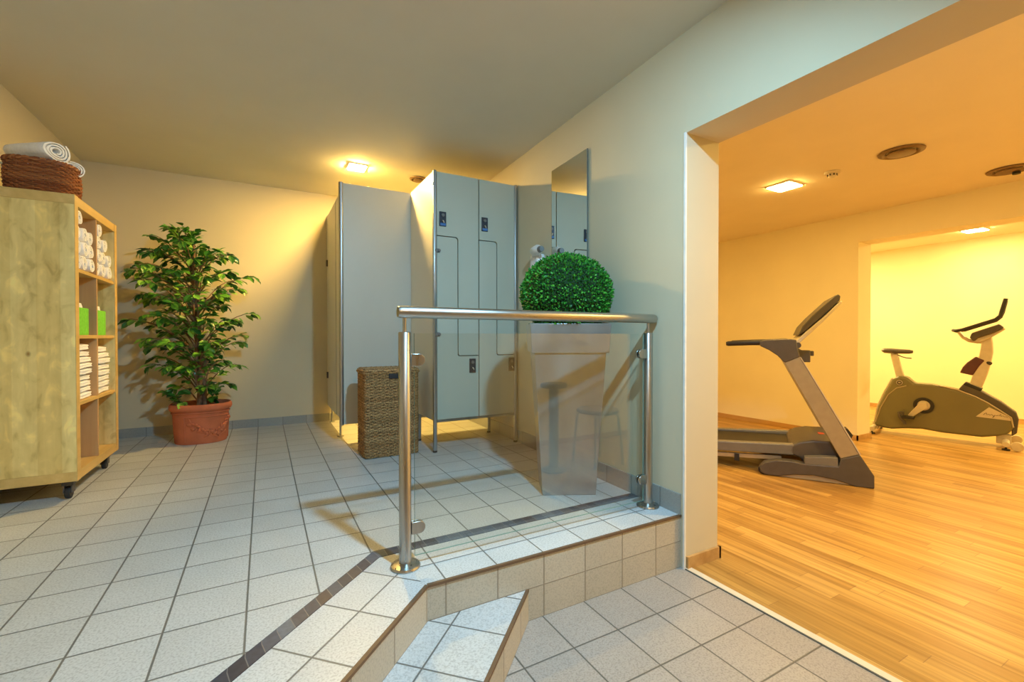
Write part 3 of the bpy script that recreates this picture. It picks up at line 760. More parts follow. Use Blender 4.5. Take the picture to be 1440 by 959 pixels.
# ------------------------------------------------------------------ hamper
HX0, HX1, HY0, HY1, HH = 0.628, 1.005, 1.525, 1.80, 0.60
t = thing('laundry_hamper', 'tall woven seagrass hamper standing in front of the cubicle', 'hamper', ((HX0+HX1)/2, (HY0+HY1)/2, 0))
w, d = (HX1-HX0)/2-0.008, (HY1-HY0)/2-0.008
def rrect(w, d, r, n, k=0.0, tw=0):
    """points round a rounded rectangle, equally spaced"""
    per = []
    for cx, cy, a0 in ((w-r, d-r, 0), (-w+r, d-r, 90), (-w+r, -d+r, 180), (w-r, -d+r, 270)):
        for i in range(6):
            a = math.radians(a0+i*18); per.append((cx+math.cos(a)*r, cy+math.sin(a)*r, math.cos(a), math.sin(a)))
    per.append(per[0]); Ls = [0]
    for a, b in zip(per, per[1:]): Ls.append(Ls[-1]+math.hypot(b[0]-a[0], b[1]-a[1]))
    out = []; j = 0
    for i in range(n):
        s = Ls[-1]*i/n
        while Ls[j+1] < s: j += 1
        f = (s-Ls[j])/max(1e-9, Ls[j+1]-Ls[j]); a, b = per[j], per[j+1]
        q = [a[m_]+(b[m_]-a[m_])*f for m_ in range(4)]
        kk = k*math.cos(i*PI/4+tw*PI)
        out.append((q[0]+q[2]*kk, q[1]+q[3]*kk))
    return out
m = MB(); rows = 58
for j in range(rows):
    z = 0.009+j*(HH-0.045)/(rows-1)
    m.tube([(x, y, z+0.0022*math.cos(i*PI/4+j*PI)) for i, (x, y) in enumerate(rrect(w, d, 0.02, 184, 0.0030, j))], 0.0058, 6, closed=True)
m.build('woven_body', seagr, t)
m = MB(); m.box(-w+0.012, w-0.012, -d+0.012, d-0.012, 0.002, HH-0.03); m.build('lining', plain('dark lining', (0.05, 0.03, 0.015), 0.9), t)
m = MB()
for j in range(2): m.tube([(x, y, HH-0.026+j*0.013+0.002*math.cos(i*PI/4+j*PI)) for i, (x, y) in enumerate(rrect(w+0.004, d+0.004, 0.02, 128, 0.003, j))], 0.0085, 6, closed=True)
for j in range(16):
    y = -d+0.006+j*(2*d-0.012)/15
    m.tube([(-w+0.004+(2*w-0.008)*i/40, y, HH-0.007+0.002*math.cos(i*PI/2+j*PI)) for i in range(41)], 0.0085, 6)
m.build('lid', seagr, t)
m = MB(); m.box(0.822-0.032-t.location.x, 0.822+0.032-t.location.x, -d-0.0150, -d-0.004, 0.532, 0.566); m.build('handle_hole', black, t, bevel=0.003)

# ------------------------------------------------------------------ glass balustrade
t = thing('glass_balustrade', 'stainless steel handrail with two posts and a clear glass panel on the step edge', 'railing', (0.486, 0.03, 0))
gx = lambda x: x-0.486
YR = 0.0
m = MB(); m.tube([(gx(0.462), YR, 0.905), (gx(0.472), YR, 0.905), (gx(1.703), YR, 0.903), (gx(1.712), YR, 0.903)], [0.0185, 0.0215, 0.0215, 0.0185], 32)
m.build('handrail', inoxr, t, ang=60)
for px_ in (0.486, 1.668):
    m = MB(); m.tube([(gx(px_), YR, 0.008), (gx(px_), YR, 0.832), (gx(px_), YR, 0.835)], [0.0215, 0.0215, 0.019], 32); p = m.build('post', inox, t, ang=60)
    m = MB(); m.cyl((gx(px_), YR, 0.834), (gx(px_), YR, 0.888), 0.0065, 14); m.build('stem', inox, p)
    m = MB(); m.lathe([(0.0, 0.0), (0.052, 0.0), (0.053, 0.004), (0.050, 0.010), (0.030, 0.016), (0.022, 0.018)], (gx(px_), YR, 0.0), 36); m.build('base_flange', inox, p, ang=30)
GX0, GX1 = 0.520, 1.636
m = MB(); m.box(gx(GX0), gx(GX1), -0.004, 0.004, 0.032, 0.830)
g = m.build('glass_panel', [glassm, glassedge], t, smooth=False)
for p in g.data.polygons:
    if abs(p.normal.y) < 0.5: p.material_index = 1
for side, x in ((1, 0.5065), (-1, 1.6475)):
    for z in (0.735, 0.135):
        m = MB()
        for ya, yb in ((-0.013, -0.0045), (0.0045, 0.013)):
            pts = [(0, -0.022), (0.028*side, -0.022)]+[(0.028*side+0.022*side*math.cos(math.radians(a)), 0.022*math.sin(math.radians(a))) for a in range(-75, 76, 15)]+[(0.028*side, 0.022), (0, 0.022)]
            if side < 0: pts = pts[::-1]
            m.prism([(gx(x)+a, z+b) for a, b in pts], ya, yb, 'y')
        m.box(min(gx(x)-0.003*side, gx(x)+0.010*side), max(gx(x)-0.003*side, gx(x)+0.010*side), -0.0045, 0.0045, z-0.02, z+0.02)
        m.build('glass_clamp', inox, t, bevel=0.0015)

# ------------------------------------------------------------------ planter with boxwood ball
PX, PY, PR = 1.472, 0.428, math.radians(-27)
t = thing('potted_topiary', 'clipped boxwood ball in a tall tapered metal planter behind the glass', 'plant', (PX, PY, 0), PR)
m = MB()
def sq(h, z, dd=1.0): return [(-h, -h*dd, z), (h, -h*dd, z), (h, h*dd, z), (-h, h*dd, z)]
DD = 0.78
rg = [sq(0.138, 0.0, DD), sq(0.183, 0.735, DD), sq(0.183, 0.745, DD), sq(0.176, 0.745, DD), sq(0.170, 0.60, DD)]
m.loft(rg, cap=True); m.build('planter_body', zinc, t, bevel=0.003)
m = MB()
rg = [sq(0.196, 0.735, DD), sq(0.205, 0.878, DD), sq(0.205, 0.884, DD), sq(0.190, 0.884, DD), sq(0.184, 0.79, DD), sq(0.190, 0.735, DD)]
m.loft(rg, cap=False); n = len(m.v); m.f.append((20, 21, 1, 0)); m.f.append((21, 22, 2, 1)); m.f.append((22, 23, 3, 2)); m.f.append((23, 20, 0, 3))
for _ in range(4): m.uv.append(None); m.mi.append(0)
m.build('planter_rim', zinc, t, bevel=0.002)
m = MB(); m.loft([sq(0.170, 0.80, DD), sq(0.170, 0.81, DD)]); m.build('soil', soil, t)
BC = Vector((0.0, 0, 1.045)); BR = 0.236; BRZ = 0.205
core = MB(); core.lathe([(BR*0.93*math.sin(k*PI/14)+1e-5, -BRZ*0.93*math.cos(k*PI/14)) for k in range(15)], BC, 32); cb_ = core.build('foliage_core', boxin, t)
m = MB(); rnd = random.Random(9)
NL = 9500
for i in range(NL):
    z = 1-2*(i+.5)/NL; a = i*ga; r = math.sqrt(1-z*z)
    n0 = Vector((r*math.cos(a), r*math.sin(a), z))
    k = rnd.uniform(0.93, 1.03)
    p = BC+Vector((n0.x*BR*k, n0.y*BR*k, n0.z*BRZ*k))
    d = (n0+Vector((rnd.uniform(-1, 1), rnd.uniform(-1, 1), rnd.uniform(-.8, 1)))*0.9).normalized()
    s = d.cross(Vector((rnd.uniform(-1, 1), rnd.uniform(-1, 1), rnd.uniform(-1, 1)))).normalized()
    ln_ = rnd.uniform(.011, .019); w_ = ln_*0.3
    m.add([p, p+d*ln_*.5+s*w_, p+d*ln_, p+d*ln_*.5-s*w_], [(0, 1, 2, 3)])
for i in range(240):
    a = rnd.uniform(0, 2*PI); hh = rnd.uniform(0.10, 0.2); p = Vector((math.cos(a)*hh, math.sin(a)*hh*.86, rnd.uniform(0.86, 0.9)))
    for q in range(3):
        d = Vector((rnd.uniform(-1, 1), rnd.uniform(-1, 1), rnd.uniform(-.4, 1))).normalized(); s = d.cross(Vector((rnd.uniform(-1, 1), 1, .3))).normalized()
        m.add([p, p+d*.009+s*.005, p+d*.018, p+d*.009-s*.005], [(0, 1, 2, 3)])
m.build('foliage', boxm, t, smooth=False)

# ------------------------------------------------------------------ mirror, hair dryer
yc = 0.765; wa = math.atan2(XW1-XW0, YB+0.145)
t = thing('wall_mirror', 'narrow frameless upright mirror on the right wall above the topiary', 'mirror', (xw(yc)-0.004, yc, 1.50), -wa-0.021)
m = MB(); m.box(-0.005, 0.0, -0.190, 0.219, -0.42, 0.432); m.build('mirror_backing', gap, t)
m = MB(); m.box(-0.0075, -0.005, -0.188, 0.217, -0.418, 0.430); m.build('mirror_glass', mirrorm, t, smooth=False)
yc = 1.09
t = thing('hair_dryer', 'white wall mounted hair dryer between the locker and the mirror', 'hair dryer', (xw(yc)-0.001, yc, 1.29), -wa)
m = softbox(0.07, 0.11, 0.16, 0.018, 6); o = m.build('holder', white, t, loc=(-0.036, 0.03, -0.06))
m = MB(); m.tube([(-0.05, 0.03, 0.02), (-0.055, 0.03, 0.09), (-0.07, 0.01, 0.115), (-0.085, -0.06, 0.115), (-0.085, -0.085, 0.112)], [0.018, 0.022, 0.034, 0.034, 0.024], 18); dr = m.build('dryer_body', white, t)
m = MB(); m.cyl((-0.085, -0.085, 0.112), (-0.085, -0.112, 0.112), 0.023, 18, 0.018); m.build('nozzle', midgrey, dr)
m = MB()
m.tube([(-0.03+0.012*math.cos(i*1.1), 0.05+0.012*math.sin(i*1.1)+0.05*math.sin(i/90*PI), -0.06-0.22*math.sin(i/90*PI)) for i in range(91)], 0.003, 6); m.build('coiled_cord', white, t)

# ------------------------------------------------------------------ ceiling fixtures
def downlight(x, y, z, label, st, col, sz=0.085, rot=0.0, group='square ceiling lights'):
    t = thing('ceiling_light', label, 'ceiling light', (x, y, z), rot, group)
    m = MB()
    a, b = sz, sz+0.010
    for q in ((-b, b, -b, -a), (-b, b, a, b), (-b, -a, -a, a), (a, b, -a, a)): m.box(*q, -0.010, 0.0)
    m.build('frame', white, t)
    m = MB(); m.box(-a, a, -a, a, -0.016, -0.001); m.build('diffuser', emis('lamp glow '+label[:40], col, st), t, smooth=False)
    return t
def vent(x, y, z, r, label, mat, knob=False):
    t = thing('ceiling_vent', label, 'ceiling vent', (x, y, z), 0, 'round ceiling air valves')
    m = MB(); m.lathe([(r*0.62, -0.001), (r*0.95, -0.001), (r, -0.004), (r*0.98, -0.010), (r*0.80, -0.016), (r*0.70, -0.010), (r*0.62, -0.001)], (0, 0, 0), 40); m.build('ring', mat, t)
    m = MB(); m.lathe([(0.0001, -0.024), (r*0.45, -0.024), (r*0.6, -0.020), (r*0.62, -0.014), (r*0.5, -0.010), (r*0.2, -0.008), (r*0.2, 0.0)], (0, 0, 0), 40); m.build('disc', mat, t)
    if knob:
        m = MB(); m.cyl((0.02, -0.03, -0.024), (0.02, -0.03, -0.042), 0.022, 20); m.build('sensor_knob', black, t)
    return t
WARM = (1.0, 0.60, 0.24)
downlight(0.716, 2.245, ZC, 'bright square downlight in the ceiling above the changing cubicle', 1500, (1.0, 0.62, 0.16), 0.060)
vent(1.235, 2.28, ZC, 0.075, 'round ceiling air valve half hidden behind the locker top', bronze)
downlight(3.80, 0.617, GZ, 'square downlight in the gym ceiling above the treadmill', 200, (1.0, 0.64, 0.17), 0.09)
vent(3.79, -0.16, GZ, 0.125, 'large round air valve in the middle of the gym ceiling', bronze)
vent(4.90, -0.40, GZ, 0.125, 'round dark air valve with a knob at the right photo edge', bronze, True)
t = thing('smoke_detector', 'small round smoke detector on the gym ceiling beside the downlight', 'smoke detector', (3.80, 0.26, GZ))
m = MB(); m.lathe([(0.0001, -0.001), (0.052, -0.001), (0.052, -0.012), (0.045, -0.018), (0.0001, -0.018)], (0, 0, 0), 32); m.build('base', lightpl, t)
m = MB(); m.lathe([(0.0001, -0.018), (0.030, -0.018), (0.028, -0.036), (0.018, -0.044), (0.0001, -0.045)], (0, 0, 0), 24); m.build('cap', lightpl, t)
m = MB()
for k in range(8):
    a = k*PI/4; m.box(math.cos(a)*0.030-0.004, math.cos(a)*0.030+0.004, math.sin(a)*0.030-0.004, math.sin(a)*0.030+0.004, -0.033, -0.021)
m.build('vent_slot', dkgrey, t)
downlight(7.447, 0.482, 2.08, 'square downlight in the far room ceiling above the exercise bike', 200, (1.0, 0.72, 0.27), 0.09)

def area(name, loc, power, col, size, spread=180, aim=None):
    l = bpy.data.lights.new(name, 'AREA'); l.energy = power; l.color = col; l.shape = 'SQUARE'; l.size = size; l.spread = math.radians(spread)
    o = bpy.data.objects.new(name, l); COL.objects.link(o); o.location = loc
    if aim is not None: o.rotation_euler = (Vector(aim)-Vector(loc)).to_track_quat('-Z', 'Y').to_euler()
    return o
# lamps of the place that sit outside the frame (flush in their ceilings)
area('cool_ceiling_lamp', (0.82, -1.09, ZC-0.012), 60, (0.34, 0.71, 1.0), 0.09, 150, (0.62, 0.35, 0))
area('warm_ceiling_lamp', (0.22, -2.9, ZC-0.012), 21, (1.0, 0.62, 0.22), 0.16)
area('gym_lamp', (3.0, -1.22, GZ-0.012), 44, (1.0, 0.66, 0.20), 0.17)
area('gym_lamp', (2.6, 1.9, GZ-0.012), 30, (1.0, 0.66, 0.20), 0.17)
area('far_room_lamp', (6.9, 1.9, 2.06), 60, (1.0, 0.74, 0.28), 0.17)
area('far_room_lamp', (6.9, -1.2, 2.06), 60, (1.0, 0.74, 0.28), 0.17)

# ------------------------------------------------------------------ treadmill
t = thing('treadmill', 'grey treadmill seen side on, standing on the gym laminate', 'treadmill', (3.74, -0.046, ZL), math.atan2(0.845, -0.535))
WD = 0.80
foot = [(0.0, 0.002), (0.001, 0.089), (0.073, 0.211), (0.083, 0.226), (0.191, 0.183), (0.205, 0.126), (0.407, 0.119), (0.50, 0.128), (0.587, 0.122), (0.665, 0.096), (0.70, 0.06), (0.69, 0.02), (0.655, 0.004), (0.57, 0.006), (0.473, 0.03), (0.35, 0.043), (0.22, 0.03), (0.13, 0.006), (0.11, 0.0)]
arch = [(0.60, 0.003), (0.473, 0.004), (0.29, 0.004), (0.12, 0.004), (0.22, 0.03), (0.35, 0.043), (0.473, 0.03), (0.57, 0.008)]
up = [(0.191, 0.183), (0.083, 0.226), (0.44, 0.906), (0.537, 0.86)]
head = [(0.537, 0.86), (0.44, 0.906), (0.455, 0.967), (0.462, 1.03), (0.50, 1.037), (0.653, 1.03), (0.70, 1.019), (0.70, 0.985), (0.637, 0.952), (0.583, 0.912)]
cover = [(0.407, 0.167), (0.30, 0.182), (0.208, 0.189), (0.203, 0.122), (0.407, 0.117)]
for s in (0, 1):
    f = (lambda a: -a) if s == 0 else (lambda a: -WD+a)
    m = MB(); m.prism(foot, f(0.0), f(0.085), 'y'); fb = m.build('base_foot', dkgrey, t, bevel=0.006, seg=2)
    m = MB(); m.prism(arch, f(0.012), f(0.070), 'y'); m.build('arch_insert', silver, fb)
    m = MB(); m.prism(cover, f(0.006), f(0.08), 'y'); m.build('side_cover', midgrey, t, bevel=0.004)
    m = MB(); m.cyl((0.672, f(0.02), 0.036), (0.672, f(0.065), 0.036), 0.034, 22); m.build('transport_wheel', black, fb)
    m = MB(); m.box(0.02, 0.10, min(f(0.01), f(0.07)), max(f(0.01), f(0.07)), 0.0, 0.008); m.build('rubber_pad', black, fb)
    m = MB(); m.prism(up, f(0.012), f(0.066), 'y'); u = m.build('upright', silver, t, bevel=0.004)
    m = MB(); m.prism([(0.083, 0.226), (0.074, 0.226), (0.431, 0.90), (0.44, 0.906)], f(0.008), f(0.07), 'y'); m.build('edge_strip', silver2, u)
    m = MB(); m.prism(head, f(0.004), f(0.074), 'y'); h = m.build('handle_bracket', dkgrey, t, bevel=0.006)
    m = MB(); m.tube([(0.62, f(0.035), 1.010), (0.75, f(0.035), 1.008), (0.92, f(0.035), 1.000), (0.934, f(0.035), 0.999)], [0.021, 0.020, 0.019, 0.014], 16); m.build('handlebar', black, t)
m = MB(); m.prism([(0.066, 0.30), (0.03, 0.25), (0.05, 0.20), (0.09, 0.2), (0.12, 0.29)], -0.72, -0.62, 'y'); m.build('rear_bracket', black, t)
hood = [(0.497, 0.222), (0.43, 0.262), (0.35, 0.282), (0.25, 0.285), (0.17, 0.262), (0.13, 0.20), (0.14, 0.11), (0.407, 0.11), (0.43, 0.14), (0.50, 0.165)]
m = MB(); m.prism(hood, -0.088, -WD+0.088, 'y'); hd = m.build('motor_hood', dkgrey, t, bevel=0.014, seg=3)
m = MB(); m.box(0.25, 0.29, -0.43, -0.36, 0.2845, 0.2865); m.build('hood_badge', redm, hd)
m = MB(); m.prism([(0.455, 0.20), (0.455, 0.15), (1.72, 0.09), (1.72, 0.145)], -0.13, -WD+0.13, 'y'); m.build('deck', dkgrey, t)
m = MB(); m.prism([(0.45, 0.212), (0.45, 0.203), (1.73, 0.148), (1.745, 0.12), (1.72, 0.10), (1.74, 0.14), (1.72, 0.157)], -0.16, -WD+0.16, 'y'); m.build('running_belt', black, t)
for a, b in ((-0.088, -0.158), (-WD+0.158, -WD+0.088)):
    m = MB(); m.prism([(0.47, 0.236), (0.47, 0.155), (0.999, 0.129), (1.74, 0.075), (1.76, 0.10), (1.74, 0.165), (0.999, 0.205)], a, b, 'y'); rl = m.build('side_rail', midgrey, t, bevel=0.008, seg=3)
    m = MB()
    for k in range(9): m.box(0.86+k*0.03, 0.875+k*0.03, min(a, b)+0.02, max(a, b)-0.02, 0.2105-k*0.0019, 0.2125-k*0.0019)
    if a > -0.2: continue
    m.build('rail_lettering', redm, rl)
m = MB(); m.prism([(0.55, 0.135), (0.55, 0.105), (1.70, 0.04), (1.72, 0.07)], -0.11, -0.135, 'y'); m.prism([(0.55, 0.135), (0.55, 0.105), (1.70, 0.04), (1.72, 0.07)], -WD+0.135, -WD+0.11, 'y'); m.build('lift_frame', silver, t)
for y in (-0.12, -WD+0.12):
    m = MB(); m.box(1.60, 1.66, y-0.02, y+0.02, 0.0, 0.07); m.build('rear_foot', black, t, bevel=0.004)
m = MB(); m.box(0.84, 0.875, -0.14, -0.10, 0.06, 0.115); m.build('frame_bolt', black, t)
m = MB(); m.cyl((0.45, -0.06, 0.99), (0.45, -WD+0.06, 0.99), 0.022, 16); m.build('cross_bar', dkgrey, t)
con = [(0.462, 0.995), (0.466, 1.015), (0.40, 1.09), (0.29, 1.20), (0.187, 1.315), (0.180, 1.300), (0.29, 1.166), (0.433, 1.012)]
m = MB(); m.prism(con, -0.07, -WD+0.07, 'y'); cs = m.build('console_back', silver2, t, bevel=0.004)
scr = [(0.447, 1.062), (0.419, 1.133), (0.361, 1.206), (0.221, 1.354), (0.200, 1.364), (0.187, 1.349), (0.192, 1.318), (0.30, 1.198), (0.40, 1.097)]
m = MB(); m.prism(scr, -0.09, -WD+0.09, 'y'); m.build('console_display', dkgrey, t, bevel=0.008, seg=3)
m = MB(); m.box(0.345, 0.43, -0.36, -0.44, 0.85, 0.945); m.box(0.32, 0.345, -0.38, -0.42, 0.90, 0.94); m.cyl((0.40, -0.40, 0.92), (0.445, -0.40, 0.95), 0.02, 12); m.build('rear_plug_box', dkgrey, t, bevel=0.006)

# ------------------------------------------------------------------ exercise bike
t = thing('exercise_bike', 'olive grey exercise bike standing in the far room', 'exercise bike', (6.06, 0.80, ZL), math.atan2(-0.973, 0.233))
body = [(-0.091, 0.085), (-0.055, 0.284), (0.001, 0.446), (0.065, 0.595), (0.119, 0.628), (0.181, 0.626), (0.243, 0.561), (0.378, 0.56), (0.564, 0.524), (0.694, 0.466), (0.768, 0.42), (0.841, 0.364), (0.933, 0.292), (0.947, 0.201), (0.913, 0.134), (0.843, 0.102), (0.734, 0.073), (0.463, 0.074), (0.297, 0.088), (0.149, 0.070), (0.059, 0.052), (-0.016, 0.055), (-0.06, 0.07)]
m = MB(); m.prism(body, -0.085, 0.085, 'y'); bd = m.build('shell', bikebody, t, bevel=0.022, seg=4)
shr = [(0.571, 0.525), (0.602, 0.577), (0.66, 0.56), (0.731, 0.523), (0.862, 0.43), (0.96, 0.337), (0.975, 0.277), (0.965, 0.145), (0.93, 0.11), (0.93, 0.29), (0.84, 0.36), (0.694, 0.46)]
m = MB(); m.prism(shr, -0.062, 0.062, 'y'); m.build('front_shroud', dkgrey, t, bevel=0.010, seg=3)
m = MB(); m.tube([(0.43+0.0, -0.086, 0.552), (0.564, -0.086, 0.522), (0.694, -0.086, 0.463), (0.768, -0.086, 0.416), (0.841, -0.086, 0.360), (0.925, -0.086, 0.292), (0.940, -0.086, 0.20)], 0.007, 8); m.build('trim_line', silver, bd)
m = MB(); m.tube([(-0.075, -0.084, 0.11), (-0.03, -0.086, 0.28), (0.03, -0.086, 0.42), (0.10, -0.086, 0.50), (0.18, -0.086, 0.53)], 0.005, 8); m.build('rear_trim_line', silver, bd)
rr_ = [(-0.10, 0.085), (-0.072, 0.285), (-0.014, 0.452), (0.052, 0.602), (0.065, 0.595), (0.001, 0.446), (-0.055, 0.284), (-0.085, 0.085)]
m = MB(); m.prism(rr_, -0.05, 0.05, 'y'); m.build('rear_cover', silver2, t, bevel=0.003)
m = MB(); m.prism([(0.695, 0.272), (0.70, 0.278), (0.783, 0.373), (0.85, 0.335), (0.926, 0.288), (0.930, 0.26)], -0.089, -0.084, 'y'); bg = m.build('badge', silver2, t)
m = MB()
pts = [(0.745, 0.296), (0.758, 0.312), (0.766, 0.318), (0.770, 0.298), (0.782, 0.306), (0.790, 0.297), (0.800, 0.306), (0.810, 0.296), (0.818, 0.287), (0.806, 0.274), (0.822, 0.302), (0.834, 0.296), (0.842, 0.304), (0.850, 0.296), (0.858, 0.318), (0.862, 0.293), (0.874, 0.302), (0.884, 0.293), (0.895, 0.296), (0.905, 0.290)]
m.tube([(a, -0.0905, b) for a, b in pts], 0.0022, 6); m.build('badge_script', dkgrey, bg)
m = MB(); m.lathe([(0.0001, 0.0), (0.030, 0.0), (0.030, 0.006), (0.024, 0.010), (0.0001, 0.012)], (0, 0, 0), 28)
o = m.build('round_emblem', dkgrey, t, loc=(0.124, -0.085, 0.561)); o.rotation_euler = (PI/2, 0, 0)
m = MB(); m.lathe([(0.022, 0.0115), (0.026, 0.0115), (0.026, 0.0085), (0.022, 0.0095)], (0, 0, 0), 28); m.cyl((-0.008, 0, 0.012), (0.009, 0.0, 0.012), 0.005, 8); o = m.build('emblem_ring', silver2, t, loc=(0.124, -0.085, 0.561)); o.rotation_euler = (PI/2, 0, 0)
# crank
m = MB(); m.lathe([(0.052, 0.0), (0.082, 0.0), (0.082, 0.010), (0.060, 0.013), (0.052, 0.008), (0.052, 0.0)], (0, 0, 0), 36); o = m.build('crank_ring', black, t, loc=(0.317, -0.085, 0.337)); o.rotation_euler = (PI/2, 0, 0)
m = MB(); m.lathe([(0.0001, 0.014), (0.014, 0.014), (0.016, 0.008), (0.05, 0.006), (0.052, 0.0), (0.0001, 0)], (0, 0, 0), 36); o = m.build('crank_disc', silver2, t, loc=(0.317, -0.085, 0.337)); o.rotation_euler = (PI/2, 0, 0)
m = MB(); m.prism([(0.340, 0.372), (0.288, 0.366), (0.196, 0.226), (0.214, 0.208), (0.236, 0.214), (0.350, 0.320)], -0.118, -0.100, 'y'); ca = m.build('crank_arm', silver2, t, bevel=0.004)
m = MB(); m.box(0.155, 0.255, -0.20, -0.12, 0.196, 0.222); pe = m.build('pedal', black, t, bevel=0.005)
m = MB(); m.tube([(0.16, -0.16, 0.222), (0.165, -0.17, 0.26), (0.13, -0.16, 0.25), (0.14, -0.16, 0.20), (0.175, -0.16, 0.15), (0.18, -0.16, 0.13)], 0.008, 6, flat=2.0); m.build('pedal_strap', dkgrey, pe)
m = MB(); m.prism([(0.30, 0.365), (0.345, 0.36), (0.44, 0.47), (0.42, 0.485)], 0.100, 0.118, 'y'); m.build('crank_arm', silver2, t, bevel=0.004)
m = MB(); m.box(0.38, 0.48, 0.12, 0.20, 0.47, 0.496); m.build('pedal', black, t, bevel=0.005)
# seat
m = MB(); m.prism([(0.036, 0.864), (0.091, 0.60), (0.160, 0.60), (0.098, 0.866)], -0.028, 0.028, 'y'); m.build('seat_post', silver2, t, bevel=0.008, seg=3)
m = MB()
rg = []
for x, wv, zt, zb in ((-0.03, 0.085, 0.920, 0.885), (-0.01, 0.115, 0.926, 0.870), (0.05, 0.105, 0.924, 0.866), (0.12, 0.055, 0.918, 0.866), (0.19, 0.028, 0.913, 0.868), (0.222, 0.02, 0.905, 0.876)):
    rg.append([(x, wv*math.cos(a), (zt+zb)/2+(zt-zb)/2*math.sin(a)) for a in [2*PI*k/20 for k in range(20)]])
m.loft(rg); m.build('saddle', dkgrey, t)
m = MB(); m.tube([(0.10, -0.03, 0.855), (0.14, -0.04, 0.835), (0.175, -0.045, 0.825), (0.215, -0.05, 0.822)], 0.006, 8); m.build('seat_lever', midgrey, t)
# front post
post = [(0.638, 0.54), (0.725, 0.52), (0.770, 0.68), (0.795, 0.803), (0.808, 0.90), (0.806, 0.985), (0.793, 1.085), (0.724, 1.060), (0.724, 0.964), (0.712, 0.87), (0.68, 0.72)]
m = MB(); m.prism(post, -0.04, 0.04, 'y'); fpst = m.build('front_post', silver2, t, bevel=0.012, seg=3)
m = MB(); m.prism([(0.602, 0.575), (0.62, 0.60), (0.74, 0.545), (0.725, 0.515)], -0.066, 0.066, 'y'); m.build('post_boot', black, t, bevel=0.006)
m = MB(); m.prism([(0.578, 0.691), (0.60, 0.75), (0.63, 0.796), (0.687, 0.855), (0.751, 0.82), (0.714, 0.763), (0.669, 0.668)], -0.05, 0.05, 'y'); m.build('bottle_holder', plain('maroon plastic', (0.09, 0.03, 0.03), 0.4), t, bevel=0.010, seg=3)
m = MB(); m.cyl((0.762, -0.02, 0.805), (0.79, -0.045, 0.79), 0.016, 14); m.build('adjust_knob', black, t)
m = MB(); m.prism([(0.648, 1.040), (0.66, 1.085), (0.847, 1.171), (0.877, 1.140), (0.80, 1.085), (0.70, 1.040), (0.674, 1.005)], -0.11, 0.11, 'y'); cn = m.build('console', dkgrey, t, bevel=0.010, seg=3)
m = MB(); m.prism([(0.662, 1.0875), (0.664, 1.0905), (0.842, 1.1725), (0.844, 1.170)], -0.085, 0.085, 'y'); m.build('console_screen', midgrey, cn)
m = MB(); m.prism([(0.674, 1.003), (0.70, 1.040), (0.80, 1.085), (0.877, 1.138), (0.885, 1.12), (0.80, 1.05), (0.72, 0.995)], -0.07, 0.07, 'y'); m.build('console_underside', silver2, t, bevel=0.006)
m = MB()
m.tube([(0.74, 0, 1.0), (0.70, 0, 1.0), (0.64, 0, 1.012), (0.60, 0, 1.045), (0.567, 0, 1.10)], 0.016, 12); m.build('bar_stem', silver2, t)
for s in (-1, 1):
    m = MB()
    m.tube([(0.55, 0.0, 1.105), (0.535, s*0.05, 1.112), (0.535, s*0.13, 1.115), (0.555, s*0.19, 1.110), (0.60, s*0.21, 1.118), (0.82, s*0.21, 1.212), (0.850, s*0.205, 1.245), (0.862, s*0.20, 1.29), (0.885, s*0.19, 1.405)],
           [0.013, 0.013, 0.015, 0.015, 0.015, 0.015, 0.015, 0.018, 0.016], 12)
    m.build('handlebar', black, t)
for x, nm in ((-0.085, 'rear'), (0.895, 'front')):
    m = MB(); m.tube([(x, -0.24, 0.055), (x, -0.20, 0.055), (x, 0.20, 0.055), (x, 0.24, 0.055)], [0.024, 0.027, 0.027, 0.024], 14); sb = m.build('stabiliser_bar', silver2, t)
    for y in (-0.215, 0.215):
        m = MB(); m.cyl((x, y, 0.0), (x, y, 0.012), 0.028, 18); m.cyl((x, y, 0.012), (x, y, 0.035), 0.008, 10); m.build('levelling_foot', black, sb)
m = MB(); m.box(-0.11, -0.05, -0.04, 0.04, 0.03, 0.11); m.box(0.83, 0.93, -0.04, 0.04, 0.03, 0.12); m.build('frame_bracket', silver2, t, bevel=0.005)
for y in (-0.235, 0.205):
    m = MB(); m.cyl((0.965, y, 0.045), (0.965, y+0.03, 0.045), 0.042, 22); m.build('transport_wheel', silver2, t, bevel=0.004)
    m = MB(); m.box(0.895, 0.965, y+0.005, y+0.025, 0.035, 0.06); m.build('wheel_arm', silver2, t)

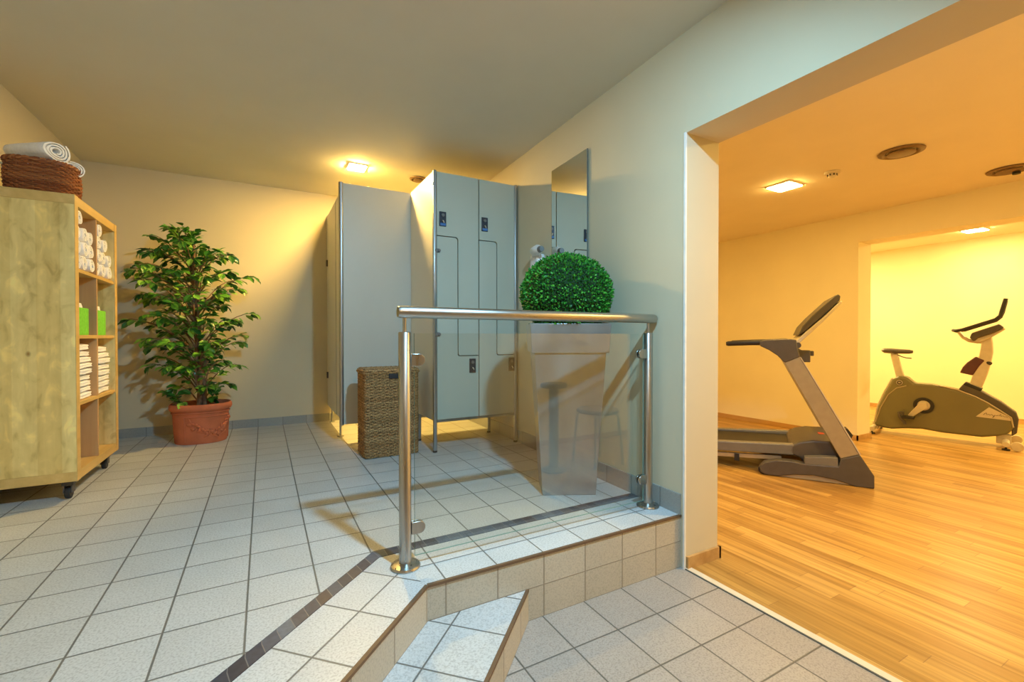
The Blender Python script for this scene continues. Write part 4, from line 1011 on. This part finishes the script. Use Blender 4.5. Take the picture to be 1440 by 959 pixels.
# ------------------------------------------------------------------ bistro table and stool beside the gym opening (they show in the glass)
t = thing('bistro_table', 'small round dark table with one central leg, reflected in the glass panel', 'table', (2.05, -1.34, ZL))
m = MB(); m.lathe([(0.0001, 0.655), (0.10, 0.655), (0.105, 0.663), (0.105, 0.682), (0.10, 0.69), (0.0001, 0.69)], (0, 0, 0), 40); m.build('table_top', dkgrey, t)
m = MB(); m.cyl((0, 0, 0.02), (0, 0, 0.66), 0.038, 20); m.build('leg', midgrey, t)
m = MB(); m.lathe([(0.0001, 0.0), (0.10, 0.0), (0.10, 0.008), (0.05, 0.02), (0.04, 0.03), (0.0001, 0.03)], (0, 0, 0), 36); m.build('base', midgrey, t)
t = thing('stool', 'low round stool with four splayed metal legs, reflected in the glass panel', 'stool', (2.47, -1.31, ZL))
m = MB(); m.lathe([(0.0001, 0.43), (0.165, 0.43), (0.175, 0.44), (0.175, 0.452), (0.165, 0.462), (0.0001, 0.465)], (0, 0, 0), 36); m.build('seat', wood_mat('beech seat', [(0.3, 0.2, 0.1), (0.36, 0.25, 0.13), (0.42, 0.3, 0.16)], 0.5, 0.8, 'X'), t)
for k in range(4):
    a = PI/4+k*PI/2; c, s = math.cos(a), math.sin(a)
    m = MB(); m.tube([(c*0.12, s*0.12, 0.428), (c*0.155, s*0.155, 0.42), (c*0.17, s*0.17, 0.39), (c*0.205, s*0.205, 0.008)], 0.010, 10); m.build('leg', alu, t)

# ------------------------------------------------------------------ world, camera, view
w = bpy.data.worlds.new('World'); S.world = w; w.use_nodes = True
w.node_tree.nodes['Background'].inputs[0].default_value = (0.5, 0.5, 0.5, 1); w.node_tree.nodes['Background'].inputs[1].default_value = 0.0

yaw, pitch, roll = 0.504177825, -0.010276083, -0.00086
cy, sy, cp, sp = math.cos(yaw), math.sin(yaw), math.cos(pitch), math.sin(pitch)
fw = Vector((sy*cp, cy*cp, sp)); rt = Vector((cy, -sy, 0)); upv = rt.cross(fw)
R_ = rt*math.cos(roll)+upv*math.sin(roll); U_ = -rt*math.sin(roll)+upv*math.cos(roll)
cam = bpy.data.cameras.new('Camera'); co = bpy.data.objects.new('Camera', cam); COL.objects.link(co)
mt = Matrix((R_, U_, -fw)).transposed().to_4x4(); mt.translation = (0.05024, -1.54658, 0.81864)
co.matrix_world = mt
cam.sensor_width = 36; cam.lens = 632.181/1440*36; cam.clip_start = 0.02
S.camera = co
S.view_settings.view_transform = 'Standard'; S.view_settings.look = 'None'; S.view_settings.gamma = 1
S.view_settings.use_curve_mapping = False
S.view_settings.exposure = 0.0
S.cycles.max_bounces = 10; S.cycles.diffuse_bounces = 6; S.cycles.glossy_bounces = 5; S.cycles.transparent_max_bounces = 12
S.cycles.use_denoising = True
S.cycles.sample_clamp_indirect = 6.0
